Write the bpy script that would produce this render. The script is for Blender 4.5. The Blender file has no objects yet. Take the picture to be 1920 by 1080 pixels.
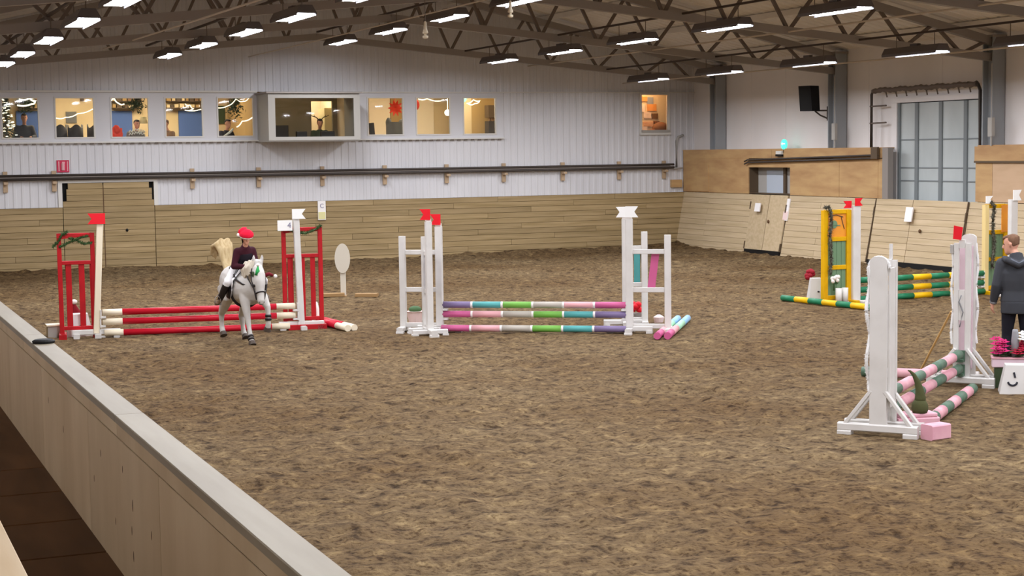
import bpy, bmesh, math, random
import numpy as np
from mathutils import Vector, Matrix

random.seed(7)
rng = np.random.default_rng(7)
SC = bpy.context.scene
COL = SC.collection
PI = math.pi
V = Vector

# ------------------------------------------------------------------ camera, light, exposure
CAM_H = 2.864
F_PX, YAW, PITCH, ROLL = 3065.9, 0.3976, 0.0831, -0.0138
cam_data = bpy.data.cameras.new('camera')
cam = bpy.data.objects.new('camera', cam_data)
COL.objects.link(cam)
SC.camera = cam
cam_data.sensor_fit = 'HORIZONTAL'
cam_data.sensor_width = 36.0
cam_data.lens = 36.0 * F_PX / 1920.0
cam_data.clip_end = 300
cam_data.clip_start = 0.05
c_, s_ = math.cos(YAW), math.sin(YAW)
cp_, sp_ = math.cos(PITCH), math.sin(PITCH)
r0_ = V((c_, -s_, 0)); f_ = V((s_ * cp_, c_ * cp_, -sp_)); u_ = V((s_ * sp_, c_ * sp_, cp_))
right_ = math.cos(ROLL) * r0_ + math.sin(ROLL) * u_
up_ = math.cos(ROLL) * u_ - math.sin(ROLL) * r0_
mw = Matrix.Identity(4)
for i in range(3):
    mw[i][0] = right_[i]; mw[i][1] = up_[i]; mw[i][2] = -f_[i]; mw[i][3] = (0, 0, CAM_H)[i]
cam.matrix_world = mw

world = bpy.data.worlds.new('world')
SC.world = world
world.use_nodes = True
world.node_tree.nodes['Background'].inputs[0].default_value = (0.02, 0.02, 0.022, 1)
world.node_tree.nodes['Background'].inputs[1].default_value = 1.0
SC.view_settings.view_transform = 'Standard'
SC.view_settings.look = 'None'
SC.view_settings.gamma = 1
SC.view_settings.use_curve_mapping = False
SC.view_settings.exposure = 0.0
LAMP_STRENGTH = 95.0      # glowing panel of the strip lights
ROOM_STRENGTH = 17.0       # ceiling panels of the rooms behind the windows

# ------------------------------------------------------------------ helpers
def lin(h):
    h = h.lstrip('#')
    out = []
    for i in (0, 2, 4):
        v = int(h[i:i + 2], 16) / 255
        out.append(v / 12.92 if v <= 0.04045 else ((v + 0.055) / 1.055) ** 2.4)
    return (out[0], out[1], out[2], 1)

def mat(name, col, rough=0.6, metal=0.0, noise=None, bump=0.0, bscale=30, spec=0.3, rand=0.0):
    """procedural principled; noise=(second colour, scale xyz, detail, contrast lo, hi)"""
    m = bpy.data.materials.new(name); m.use_nodes = True
    nt = m.node_tree; b = nt.nodes['Principled BSDF']
    b.inputs['Roughness'].default_value = rough
    b.inputs['Metallic'].default_value = metal
    b.inputs['Specular IOR Level'].default_value = spec
    b.inputs['Base Color'].default_value = lin(col)
    out = None
    tc = None
    if noise or bump or rand:
        tc = nt.nodes.new('ShaderNodeTexCoord')
    if noise:
        c2, sc, det, lo, hi = noise
        mp = nt.nodes.new('ShaderNodeMapping'); mp.inputs['Scale'].default_value = sc
        nt.links.new(tc.outputs['Object'], mp.inputs['Vector'])
        if rand:
            oi = nt.nodes.new('ShaderNodeObjectInfo')
            mu = nt.nodes.new('ShaderNodeMath'); mu.operation = 'MULTIPLY'; mu.inputs[1].default_value = 37.0
            nt.links.new(oi.outputs['Random'], mu.inputs[0])
            nt.links.new(mu.outputs[0], mp.inputs['Location'])
        nz = nt.nodes.new('ShaderNodeTexNoise'); nz.inputs['Scale'].default_value = 1.0; nz.inputs['Detail'].default_value = det
        nt.links.new(mp.outputs[0], nz.inputs['Vector'])
        rp = nt.nodes.new('ShaderNodeValToRGB')
        rp.color_ramp.elements[0].position = lo; rp.color_ramp.elements[0].color = lin(col)
        rp.color_ramp.elements[1].position = hi; rp.color_ramp.elements[1].color = lin(c2)
        nt.links.new(nz.outputs['Fac'], rp.inputs['Fac'])
        out = rp.outputs['Color']
    if rand:
        oi2 = nt.nodes.new('ShaderNodeObjectInfo')
        hs = nt.nodes.new('ShaderNodeHueSaturation')
        mr = nt.nodes.new('ShaderNodeMapRange'); mr.inputs['To Min'].default_value = 1 - rand; mr.inputs['To Max'].default_value = 1 + rand
        nt.links.new(oi2.outputs['Random'], mr.inputs['Value'])
        nt.links.new(mr.outputs[0], hs.inputs['Value'])
        if out: nt.links.new(out, hs.inputs['Color'])
        else: hs.inputs['Color'].default_value = lin(col)
        out = hs.outputs['Color']
    if out: nt.links.new(out, b.inputs['Base Color'])
    if bump:
        nz2 = nt.nodes.new('ShaderNodeTexNoise'); nz2.inputs['Scale'].default_value = bscale; nz2.inputs['Detail'].default_value = 4
        nt.links.new(tc.outputs['Object'], nz2.inputs['Vector'])
        bp = nt.nodes.new('ShaderNodeBump'); bp.inputs['Strength'].default_value = bump; bp.inputs['Distance'].default_value = 0.02
        nt.links.new(nz2.outputs['Fac'], bp.inputs['Height'])
        nt.links.new(bp.outputs[0], b.inputs['Normal'])
    return m

def emit(name, col, strength):
    m = bpy.data.materials.new(name); m.use_nodes = True
    nt = m.node_tree; b = nt.nodes['Principled BSDF']
    b.inputs['Base Color'].default_value = lin(col)
    b.inputs['Emission Color'].default_value = lin(col)
    b.inputs['Emission Strength'].default_value = strength
    return m

class MB:
    def __init__(s): s.v = []; s.f = []; s.m = []
    def add(s, vs, fs, mi=0):
        o = len(s.v)
        s.v += [tuple(p) for p in vs]
        for f in fs: s.f.append(tuple(i + o for i in f)); s.m.append(mi)
        return s
    def box(s, x0, x1, y0, y1, z0, z1, mi=0):
        vs = [(x0, y0, z0), (x1, y0, z0), (x1, y1, z0), (x0, y1, z0), (x0, y0, z1), (x1, y0, z1), (x1, y1, z1), (x0, y1, z1)]
        return s.add(vs, [(3, 2, 1, 0), (4, 5, 6, 7), (0, 1, 5, 4), (1, 2, 6, 5), (2, 3, 7, 6), (3, 0, 4, 7)], mi)
    def cbox(s, x0, x1, y0, y1, z0, z1, ch=0.008, mi=0):
        """chamfered box along its longest axis"""
        d = (x1 - x0, y1 - y0, z1 - z0); ax = d.index(max(d))
        lo = (x0, y0, z0); hi = (x1, y1, z1)
        a, b = [(1, 2), (2, 0), (0, 1)][ax]
        A0, A1, B0, B1 = lo[a], hi[a], lo[b], hi[b]
        ch = min(ch, (A1 - A0) * .45, (B1 - B0) * .45)
        prof = [(A0 + ch, B0), (A1 - ch, B0), (A1, B0 + ch), (A1, B1 - ch), (A1 - ch, B1), (A0 + ch, B1), (A0, B1 - ch), (A0, B0 + ch)]
        vs = []
        for t in (lo[ax], hi[ax]):
            for p in prof:
                q = [0, 0, 0]; q[ax] = t; q[a] = p[0]; q[b] = p[1]; vs.append(q)
        fs = [tuple(range(7, -1, -1)), tuple(range(8, 16))] + [(i, (i + 1) % 8, 8 + (i + 1) % 8, 8 + i) for i in range(8)]
        return s.add(vs, fs, mi)
    def beam(s, a, b, w, h, up=(0, 0, 1), ch=0.0, mi=0):
        a = V(a); b = V(b); t = (b - a).normalized(); upv = V(up)
        if abs(t.dot(upv)) > .98: upv = V((0, 1, 0))
        sd = t.cross(upv).normalized(); u = sd.cross(t).normalized()
        W, Hh = w / 2, h / 2
        if ch: prof = [(-W + ch, -Hh), (W - ch, -Hh), (W, -Hh + ch), (W, Hh - ch), (W - ch, Hh), (-W + ch, Hh), (-W, Hh - ch), (-W, -Hh + ch)]
        else: prof = [(-W, -Hh), (W, -Hh), (W, Hh), (-W, Hh)]
        n = len(prof)
        vs = [p + sd * x + u * y for p in (a, b) for x, y in prof]
        fs = [tuple(range(n - 1, -1, -1)), tuple(range(n, 2 * n))] + [(i, (i + 1) % n, n + (i + 1) % n, n + i) for i in range(n)]
        return s.add(vs, fs, mi)
    def tube(s, pts, rad, n=10, ref=(0, 0, 1), mi=0, cap=True, dome=False):
        P = [V(p) for p in pts]; k = len(P)
        R = [(r, r) if not isinstance(r, (tuple, list)) else r for r in (rad if isinstance(rad, (list,)) else [rad] * k)]
        ref = V(ref); vs = []; fs = []
        for i in range(k):
            t = (P[min(i + 1, k - 1)] - P[max(i - 1, 0)]).normalized()
            sd = ref - ref.dot(t) * t
            if sd.length < 1e-3: sd = V((1, 0, 0)) - t.x * t
            if sd.length < 1e-3: sd = V((0, 1, 0)) - t.y * t
            sd.normalize(); u = t.cross(sd)
            for j in range(n):
                an = 2 * PI * j / n
                vs.append(P[i] + sd * math.cos(an) * R[i][0] + u * math.sin(an) * R[i][1])
        for i in range(k - 1):
            for j in range(n):
                fs.append((i * n + j, i * n + (j + 1) % n, (i + 1) * n + (j + 1) % n, (i + 1) * n + j))
        if cap:
            fs.append(tuple(range(n - 1, -1, -1))); fs.append(tuple(range((k - 1) * n, k * n)))
        return s.add(vs, fs, mi)
    def lathe(s, prof, n=16, c=(0, 0, 0), mi=0):
        vs = []; fs = []; k = len(prof)
        for r, z in prof:
            for j in range(n):
                an = 2 * PI * j / n; vs.append((c[0] + r * math.cos(an), c[1] + r * math.sin(an), c[2] + z))
        for i in range(k - 1):
            for j in range(n): fs.append((i * n + j, i * n + (j + 1) % n, (i + 1) * n + (j + 1) % n, (i + 1) * n + j))
        fs.append(tuple(range(n - 1, -1, -1))); fs.append(tuple(range((k - 1) * n, k * n)))
        return s.add(vs, fs, mi)
    def ell(s, c, r, n=12, m=8, mi=0):
        vs = []; fs = []
        for i in range(1, m):
            th = PI * i / m
            for j in range(n):
                an = 2 * PI * j / n
                vs.append((c[0] + r[0] * math.sin(th) * math.cos(an), c[1] + r[1] * math.sin(th) * math.sin(an), c[2] - r[2] * math.cos(th)))
        for i in range(m - 2):
            for j in range(n): fs.append((i * n + j, i * n + (j + 1) % n, (i + 1) * n + (j + 1) % n, (i + 1) * n + j))
        b = len(vs); vs.append((c[0], c[1], c[2] - r[2])); vs.append((c[0], c[1], c[2] + r[2]))
        for j in range(n):
            fs.append((b, (j + 1) % n, j)); fs.append((b + 1, (m - 2) * n + j, (m - 2) * n + (j + 1) % n))
        return s.add(vs, fs, mi)
    def prism(s, poly, d0, d1, plane='xz', mi=0):
        """polygon in plane, extruded between d0 and d1 on the remaining axis"""
        def P(a, b, d):
            return {'xz': (a, d, b), 'yz': (d, a, b), 'xy': (a, b, d)}[plane]
        n = len(poly)
        vs = [P(a, b, d0) for a, b in poly] + [P(a, b, d1) for a, b in poly]
        fs = [tuple(range(n)), tuple(range(2 * n - 1, n - 1, -1))] + [(i, n + i, n + (i + 1) % n, (i + 1) % n) for i in range(n)]
        return s.add(vs, fs, mi)
    def mesh(s, name, mats, smooth=False):
        me = bpy.data.meshes.new(name)
        me.from_pydata(s.v, [], s.f)
        if not isinstance(mats, (list, tuple)): mats = [mats]
        for m in mats: me.materials.append(m)
        if len(mats) > 1: me.polygons.foreach_set('material_index', s.m)
        bm = bmesh.new(); bm.from_mesh(me); bmesh.ops.recalc_face_normals(bm, faces=bm.faces); bm.to_mesh(me); bm.free()
        if smooth: me.polygons.foreach_set('use_smooth', [True] * len(me.polygons))
        me.update()
        return me

def link(name, me, parent=None, loc=(0, 0, 0), rot=(0, 0, 0)):
    o = bpy.data.objects.new(name, me); COL.objects.link(o)
    o.location = loc; o.rotation_euler = rot
    if parent is not None: o.parent = parent
    return o
def obj(name, mb, mats, parent=None, smooth=False, loc=(0, 0, 0), rot=(0, 0, 0)):
    return link(name, mb.mesh(name, mats, smooth), parent, loc, rot)
def tag(o, label, cat, group=None, kind=None):
    o['label'] = label; o['category'] = cat
    if group: o['group'] = group
    if kind: o['kind'] = kind
    return o
def thing(name, label, cat, loc=(0, 0, 0), rz=0.0, group=None):
    o = bpy.data.objects.new(name, None); COL.objects.link(o)
    o.location = loc; o.rotation_euler = (0, 0, rz); o.empty_display_size = .1
    return tag(o, label, cat, group)
def struct(name, mb, mats, parent=None, loc=(0, 0, 0), rot=(0, 0, 0), smooth=False):
    o = obj(name, mb, mats, parent, smooth, loc, rot)
    if parent is None: o['kind'] = 'structure'
    return o
def semp(name, loc=(0, 0, 0)):
    o = bpy.data.objects.new(name, None); COL.objects.link(o); o.location = loc; o['kind'] = 'structure'; return o
def fused(name, mb, voxel, mats, smooth_it=6, extra=None):
    """one continuous surface from overlapping lofts; extra: MB appended afterwards"""
    me0 = mb.mesh('tmp', mats)
    o = bpy.data.objects.new('tmp', me0); COL.objects.link(o)
    r = o.modifiers.new('r', 'REMESH'); r.mode = 'VOXEL'; r.voxel_size = voxel; r.use_smooth_shade = True
    sm = o.modifiers.new('s', 'SMOOTH'); sm.iterations = smooth_it; sm.factor = .5
    dg = bpy.context.evaluated_depsgraph_get(); dg.update()
    me = bpy.data.meshes.new_from_object(o.evaluated_get(dg))
    bpy.data.objects.remove(o)
    me.name = name
    if extra:
        bm = bmesh.new(); bm.from_mesh(me)
        t = extra.mesh('x', mats, True); bm.from_mesh(t); bm.to_mesh(me); bm.free()
    me.materials.clear()
    for m in (mats if isinstance(mats, (list, tuple)) else [mats]): me.materials.append(m)
    me.polygons.foreach_set('use_smooth', [True] * len(me.polygons)); me.polygons.foreach_set('material_index', [0] * len(me.polygons))
    me.update()
    return me
def text_mesh(s, size, depth=0.002):
    cu = bpy.data.curves.new('t', 'FONT'); cu.body = s; cu.size = size; cu.extrude = depth; cu.align_x = 'CENTER'; cu.align_y = 'CENTER'
    o = bpy.data.objects.new('t', cu); COL.objects.link(o)
    dg = bpy.context.evaluated_depsgraph_get(); dg.update()
    me = bpy.data.meshes.new_from_object(o.evaluated_get(dg)); bpy.data.objects.remove(o); return me

# ------------------------------------------------------------------ materials
M = {}
M['clad'] = mat('white_sheet_metal', '#d6d5d6', .45, noise=('#c9c8ca', (.6, .6, .25), 3, .35, .7))
M['white_wall'] = mat('white_wall_panel', '#ebe7e5', .55, noise=('#dedad7', (.5, .5, .3), 3, .35, .7))
M['white_paint'] = mat('white_paint', '#d5d2cd', .45, noise=('#cac6c0', (3, 3, 3), 3, .45, .75))
M['trim_white'] = mat('trim_white', '#d6d3cc', .5)
M['bay_frame'] = mat('bay_frame_paint', '#a9a59d', .5)
M['seam'] = mat('seam_brown', '#6a5638', .9)
M['seam_r'] = mat('seam_pale', '#8f7b5e', .9)
M['sign_cream'] = mat('sign_cream', '#c8c1b1', .5)
M['rail_grey'] = mat('rail_grey', '#8a8178', .5)
M['trim_grey'] = mat('trim_grey', '#a9a59e', .5)
M['ceiling'] = mat('roof_sheet', '#e4dfd8', .6, noise=('#d8d2ca', (.4, .4, .4), 3, .35, .7))
M['steel'] = mat('grey_steel', '#938b84', .5, metal=.2)
M['steel_dark'] = mat('dark_steel', '#6b5f56', .55)
M['steel_col'] = mat('column_steel', '#999da0', .45, metal=.2)
M['plank'] = mat('kick_board', '#a8916a', .65, noise=('#8c7750', (.9, 9, 14), 4, .3, .75), bump=.05, bscale=25, rand=.1)
M['plank_r'] = mat('pale_kick_board', '#c8b392', .65, noise=('#b5a07c', (.9, 9, 14), 4, .3, .75), bump=.05, bscale=25, rand=.06)
M['ply'] = mat('plywood', '#c09d6d', .6, noise=('#a9835a', (1.2, 1.2, 5), 5, .35, .7), bump=.03)
M['ply_pale'] = mat('pale_plywood', '#c4a585', .6, noise=('#b89a78', (1.2, 1.2, 5), 5, .35, .7))
M['barrier'] = mat('barrier_plywood', '#cfb994', .6, noise=('#bba27c', (5, 2.2, .7), 5, .3, .75), bump=.03, rand=.05)
M['cap'] = mat('barrier_cap_board', '#928873', .5, noise=('#857a64', (8, .8, 6), 4, .35, .7), rand=.04)
M['knot'] = mat('wood_knot', '#5d4228', .6)
M['walk'] = mat('walkway_board', '#6b4a2a', .7, noise=('#523618', (4, .8, 4), 4, .3, .7), rand=.08)
M['bench'] = mat('bench_board', '#d0b893', .5, noise=('#c3a77e', (8, .9, 6), 4, .35, .7))
M['black'] = mat('black', '#141312', .7)
M['dark'] = mat('dark_gap', '#1a1612', .9)
M['pipe'] = mat('dark_pipe', '#4b443f', .45, metal=.3)
M['bracket'] = mat('bracket_wood', '#b39a7c', .6, rand=.08)
M['red'] = mat('red_paint', '#b5121c', .45, noise=('#a00f18', (4, 4, 4), 3, .4, .7))
M['redpole'] = mat('red_pole_paint', '#c4142c', .4)
M['flagred'] = mat('red_flag', '#df1626', .5)
M['flagwhite'] = mat('white_flag', '#efeeea', .5)
M['cream'] = mat('cream_pole_paint', '#e8dcc2', .5)
M['yellow'] = mat('yellow_paint', '#dda900', .45, noise=('#d09c00', (4, 4, 4), 3, .4, .7))
M['paleyellow'] = mat('pale_yellow_paint', '#e2c98a', .5)
M['ygreen'] = mat('green_pole_paint', '#1f7650', .45)
M['ypole'] = mat('yellow_pole_paint', '#e8b60c', .45)
M['orange'] = mat('orange_panel', '#e89a32', .5, noise=('#dd8c3c', (3, 3, 3), 3, .4, .7))
M['slatgreen'] = mat('sage_slats', '#6f8d6c', .5)
M['pgreen'] = mat('dusty_green_pole', '#56705c', .5, noise=('#4c6653', (5, 5, 5), 3, .4, .7))
M['ppink'] = mat('pink_pole', '#d0939e', .5, noise=('#dba9ae', (6, 6, 6), 3, .4, .7))
M['pinkbox'] = mat('pink_block', '#d79fac', .55, noise=('#deadb6', (5, 5, 5), 3, .4, .7))
M['pinkliner'] = mat('pink_liner', '#dcc3cb', .5)
M['c_purple'] = mat('purple_band', '#7c6d92', .45)
M['c_teal'] = mat('turquoise_band', '#55a3a2', .45)
M['c_green'] = mat('lime_band', '#74b04c', .45)
M['c_grey'] = mat('grey_band', '#b5aea2', .45)
M['c_lpink'] = mat('light_pink_band', '#dfa6aa', .45)
M['c_hpink'] = mat('hot_pink_band', '#c45c8a', .45)
M['greyviolet'] = mat('grey_violet', '#8f88a0', .5)
M['c_mint'] = mat('mint_band', '#a5d8b8', .45)
M['c_sky'] = mat('sky_band', '#93bfe0', .45)
M['c_white'] = mat('white_band', '#ece6e2', .45)
M['pom'] = mat('white_pompom', '#efe8e0', .9, bump=.4, bscale=80)
M['tinsel'] = mat('white_tinsel', '#e9e8e6', .5)
M['green_tinsel'] = mat('green_tinsel', '#3f5a2c', .6, noise=('#2c4420', (20, 20, 20), 2, .4, .6))
M['dark_tinsel'] = mat('dark_tinsel', '#4c4638', .6, noise=('#6a6a5c', (25, 25, 25), 2, .45, .6))
M['gnome'] = mat('olive_felt', '#4c4e2e', .9, bump=.2, bscale=120)
M['horse'] = mat('grey_pony_coat', '#c8c4be', .7, noise=('#b0aba5', (4, 4, 4), 5, .45, .8), bump=.05, bscale=90)
M['tail'] = mat('blond_tail', '#c3ae86', .8, noise=('#ab9266', (30, 30, 4), 4, .4, .7))
M['mane'] = mat('cream_mane', '#d9d0bf', .8, noise=('#c6baa4', (30, 30, 4), 4, .4, .7))
M['hoof'] = mat('hoof', '#4d4239', .6)
M['leather'] = mat('black_leather', '#221c1c', .45)
M['boot_brown'] = mat('brown_boot', '#5d4630', .6)
M['breech'] = mat('white_breeches', '#e6e4e4', .8)
M['jumper'] = mat('maroon_jumper', '#3a0f1c', .9, bump=.1, bscale=100)
M['vest'] = mat('dark_vest', '#1c1520', .8)
M['skin'] = mat('skin', '#d39c83', .55)
M['santa'] = mat('santa_red', '#dd0f35', .85)
M['hair'] = mat('brown_hair', '#7c5c46', .8, noise=('#664936', (30, 30, 8), 3, .4, .7), bump=.2, bscale=90)
M['hair_dark'] = mat('dark_hair', '#2a211d', .8)
M['jacket'] = mat('charcoal_jacket', '#3b3d42', .75, noise=('#35373b', (3, 3, 3), 3, .4, .7), bump=.06, bscale=14)
M['jacket_lt'] = mat('hood_lining', '#5a5f68', .8)
M['trouser'] = mat('navy_trousers', '#16151f', .85)
M['shoe'] = mat('black_shoe', '#15130f', .6)
M['grey_speck'] = mat('grey_lining', '#8d8d8f', .7)
M['doorgrey'] = mat('grey_door_panel', '#bcc3c2', .4, noise=('#adb4b3', (1.5, 1.5, .5), 4, .35, .7))
M['doorrib'] = mat('grey_door_rib', '#7b8182', .45)
M['speaker'] = mat('speaker_black', '#161417', .6, bump=.1, bscale=150)
M['paper'] = mat('white_paper', '#eeeae6', .6)
M['paper_pink'] = mat('paper_pink', '#e9cfc9', .6)
M['sign_red'] = mat('sign_red', '#c42a4c', .5)
M['ink'] = mat('ink', '#2a2a33', .6)
M['ink_soft'] = mat('ink_grey', '#8d8aa0', .6)
M['yellow_flower'] = mat('yellow_flowers', '#d9d29a', .7)
M['leaf'] = mat('leaf_green', '#41603a', .7)
M['poin'] = mat('poinsettia_red', '#a50f32', .65)
M['magenta'] = mat('magenta_petal', '#c9246e', .65)
M['wood_rod'] = mat('wooden_rod', '#c8a266', .55)
M['brownboard'] = mat('brown_board', '#9a7a50', .7)
M['cable'] = mat('grey_cable', '#c4b8aa', .6)
M['conduit'] = mat('dark_conduit', '#43372f', .6)
M['housing'] = mat('lamp_housing', '#5f5856', .5, metal=.1)
M['skirt'] = mat('lamp_reflector', '#4d4d50', .5)
M['lamp'] = emit('lamp_panel', '#f4f6ff', LAMP_STRENGTH)
M['exit'] = emit('exit_green', '#4fdcc0', 1.2)
M['exit_mark'] = emit('exit_white', '#d8fff6', 1.3)
M['room_light'] = emit('room_light', '#ffedd2', ROOM_STRENGTH)
M['bulb'] = emit('bulb_and_reflection_glow', '#fff3d8', 2.0)  # tree bulbs; on the window strands it stands for lamp reflections too
M['globe'] = emit('globe_lamp', '#fff0dc', 3.0)
M['cream_wall'] = mat('cream_wall', '#d8c39a', .8, noise=('#cdb68a', (1, 1, 1), 3, .4, .7))
M['warm_white'] = mat('warm_white', '#e6d6b8', .7)
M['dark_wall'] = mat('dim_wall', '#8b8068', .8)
M['brown_wall'] = mat('brown_wall', '#a88a58', .8)
M['blue_door'] = mat('blue_door', '#4a66a0', .6)
M['roomfloor'] = mat('room_floor', '#7b6a55', .7)
M['chair_dark'] = mat('chair_dark', '#3a3633', .6)
M['redcloth'] = mat('red_cloth', '#e04028', .8)
M['knit_a'] = mat('knit_grey', '#70706c', .9)
M['knit_b'] = mat('knit_white', '#d8dcd8', .9)
M['brown_jacket'] = mat('brown_jacket', '#8a6a4c', .9)
M['green_dark'] = mat('dark_green', '#3c4a30', .8)
M['shade'] = mat('lamp_shade', '#e8d9a6', .7)
M['frame_dark'] = mat('dark_frame', '#5a4a38', .6)
M['teal_light'] = emit('glowing_teal_tinsel', '#b8ecdc', 1.0)  # tinsel is no lamp; its lit look is put in as emission

def glass_mat():
    m = bpy.data.materials.new('window_glass'); m.use_nodes = True
    nt = m.node_tree; nt.nodes.clear()
    o = nt.nodes.new('ShaderNodeOutputMaterial'); mx = nt.nodes.new('ShaderNodeMixShader')
    t = nt.nodes.new('ShaderNodeBsdfTransparent'); g = nt.nodes.new('ShaderNodeBsdfGlossy')
    g.inputs['Roughness'].default_value = 0.02; t.inputs['Color'].default_value = (.93, .95, .94, 1)
    fr = nt.nodes.new('ShaderNodeFresnel'); fr.inputs['IOR'].default_value = 1.45
    nt.links.new(fr.outputs[0], mx.inputs[0]); nt.links.new(t.outputs[0], mx.inputs[1]); nt.links.new(g.outputs[0], mx.inputs[2])
    nt.links.new(mx.outputs[0], o.inputs[0]); return m
M['glass'] = glass_mat()

def sand_mat():
    m = bpy.data.materials.new('arena_sand'); m.use_nodes = True
    nt = m.node_tree; b = nt.nodes['Principled BSDF']; b.inputs['Roughness'].default_value = .95; b.inputs['Specular IOR Level'].default_value = .1
    tc = nt.nodes.new('ShaderNodeTexCoord')
    def nz(sc, det, rough=.5, dist=0.0):
        n = nt.nodes.new('ShaderNodeTexNoise'); n.inputs['Scale'].default_value = sc; n.inputs['Detail'].default_value = det
        n.inputs['Roughness'].default_value = rough; n.inputs['Distortion'].default_value = dist
        nt.links.new(tc.outputs['Object'], n.inputs['Vector']); return n
    n1 = nz(6.0, 5, .6, .2); n2 = nz(.35, 3); n3 = nz(19, 4, .6)
    r1 = nt.nodes.new('ShaderNodeValToRGB')
    e = r1.color_ramp.elements
    e[0].position = .33; e[0].color = lin('#4a3c2b'); e[1].position = .68; e[1].color = lin('#917d5b')
    k = r1.color_ramp.elements.new(.44); k.color = lin('#6d5b42')
    k = r1.color_ramp.elements.new(.56); k.color = lin('#7a674b')
    nt.links.new(n1.outputs['Fac'], r1.inputs['Fac'])
    r2 = nt.nodes.new('ShaderNodeValToRGB'); r2.color_ramp.elements[0].position = .3; r2.color_ramp.elements[1].position = .7
    r2.color_ramp.elements[0].color = lin('#d8cbbb'); r2.color_ramp.elements[1].color = (1, 1, 1, 1)
    nt.links.new(n2.outputs['Fac'], r2.inputs['Fac'])
    r3 = nt.nodes.new('ShaderNodeValToRGB'); r3.color_ramp.elements[0].position = .34; r3.color_ramp.elements[1].position = .5
    r3.color_ramp.elements[0].color = lin('#8c7a6a'); r3.color_ramp.elements[1].color = (1, 1, 1, 1)
    nt.links.new(n3.outputs['Fac'], r3.inputs['Fac'])
    m1 = nt.nodes.new('ShaderNodeMix'); m1.data_type = 'RGBA'; m1.blend_type = 'MULTIPLY'; m1.inputs[0].default_value = 1
    nt.links.new(r1.outputs[0], m1.inputs[6]); nt.links.new(r2.outputs[0], m1.inputs[7])
    m2 = nt.nodes.new('ShaderNodeMix'); m2.data_type = 'RGBA'; m2.blend_type = 'MULTIPLY'; m2.inputs[0].default_value = .8
    nt.links.new(m1.outputs[2], m2.inputs[6]); nt.links.new(r3.outputs[0], m2.inputs[7])
    n4 = nz(4.5, 3, .6, .4)
    r4 = nt.nodes.new('ShaderNodeValToRGB'); r4.color_ramp.elements[0].position = .27; r4.color_ramp.elements[1].position = .38
    r4.color_ramp.elements[0].color = lin('#7a6654'); r4.color_ramp.elements[1].color = (1, 1, 1, 1)
    nt.links.new(n4.outputs['Fac'], r4.inputs['Fac'])
    m3 = nt.nodes.new('ShaderNodeMix'); m3.data_type = 'RGBA'; m3.blend_type = 'MULTIPLY'; m3.inputs[0].default_value = .8
    nt.links.new(m2.outputs[2], m3.inputs[6]); nt.links.new(r4.outputs[0], m3.inputs[7])
    nt.links.new(m3.outputs[2], b.inputs['Base Color'])
    bp = nt.nodes.new('ShaderNodeBump'); bp.inputs['Strength'].default_value = .9; bp.inputs['Distance'].default_value = .04
    ad = nt.nodes.new('ShaderNodeMath'); ad.operation = 'ADD'
    nt.links.new(n1.outputs['Fac'], ad.inputs[0]); nt.links.new(n3.outputs['Fac'], ad.inputs[1])
    nt.links.new(ad.outputs[0], bp.inputs['Height']); nt.links.new(bp.outputs[0], b.inputs['Normal'])
    return m
M['sand'] = sand_mat()

# ------------------------------------------------------------------ the setting
D = 41.83          # far (end) wall plane
WX = 23.0          # kick wall / plywood plane on the right
WW = 23.35         # white wall behind the columns
RIDGE = 11.6
KB = 1.64          # kick board height
BX0, BX1 = 1.476, 1.643    # barrier cap edges
BZ = 1.40
FLOOR_W = 0.47     # spectator walkway level
COLY = [40.12, 34.27, 28.42, 22.57, 16.72, 10.87]

def roof_z(x):    # underside of the roof sheets
    return 5.30 + 0.228 * ((23.15 - x) if x > RIDGE else (x - 0.05))
def top_z(x): return 5.06 + 0.228 * ((23.15 - x) if x > RIDGE else (x - 0.05))
def bot_z(x): return 4.74 + 0.094 * ((23.0 - x) if x > RIDGE else (x - 0.2))

# floor: riding sand with hoof-churned relief
nx, ny = 300, 480
xs = np.linspace(1.5, 23.1, nx); ys = np.linspace(2.0, 41.9, ny)
XX, YY = np.meshgrid(xs, ys)
def sm_noise(sx, sy, amp):
    g = rng.standard_normal((sy + 3, sx + 3))
    fx = np.linspace(0, sx, nx); fy = np.linspace(0, sy, ny)
    ix = fx.astype(int); iy = fy.astype(int); tx = fx - ix; ty = fy - iy
    tx = tx * tx * (3 - 2 * tx); ty = (ty * ty * (3 - 2 * ty))[:, None]
    a = g[np.ix_(iy, ix)] * (1 - tx) + g[np.ix_(iy, ix + 1)] * tx
    b2 = g[np.ix_(iy + 1, ix)] * (1 - tx) + g[np.ix_(iy + 1, ix + 1)] * tx
    return amp * (a * (1 - ty) + b2 * ty)
ZZ = sm_noise(12, 22, .012) + sm_noise(60, 110, .013) + sm_noise(150, 270, .015) + rng.standard_normal((ny, nx)) * .003
ZZ -= np.maximum(0, ZZ - .03) * .6
for fx, fy, fr in ((12.7, 15.05, .6), (13.1, 15.3, .6), (9.66, 13.5, .6), (12.52, 15.86, .7), (9.95, 13.2, .5), (17.42, 25.28, .8), (20.56, 25.42, .8), (9.03, 24.5, .8), (11.6, 22.85, .8), (8.72, 24.2, .6), (11.98, 23.75, .6),
                   (3.7, 26.6, .8), (7.2, 26.2, .8), (9.62, 31.7, .7), (12.4, 22.9, .9), (7.75, 26.2, .9), (16.7, 25, 1.0), (17.2, 26.2, .5), (13.66, 16.27, .5), (11.2, 14.4, .6), (12.3, 16.5, .6)):
    w_ = np.exp(-(((XX - fx) ** 2 + (YY - fy) ** 2) / fr ** 2)); ZZ = ZZ * (1 - .85 * w_)
ZZ += .10 * np.exp(-np.maximum(D - .1 - YY, 0) / .5) + .12 * np.exp(-np.maximum(22.75 - XX, 0) / .5)
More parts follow.
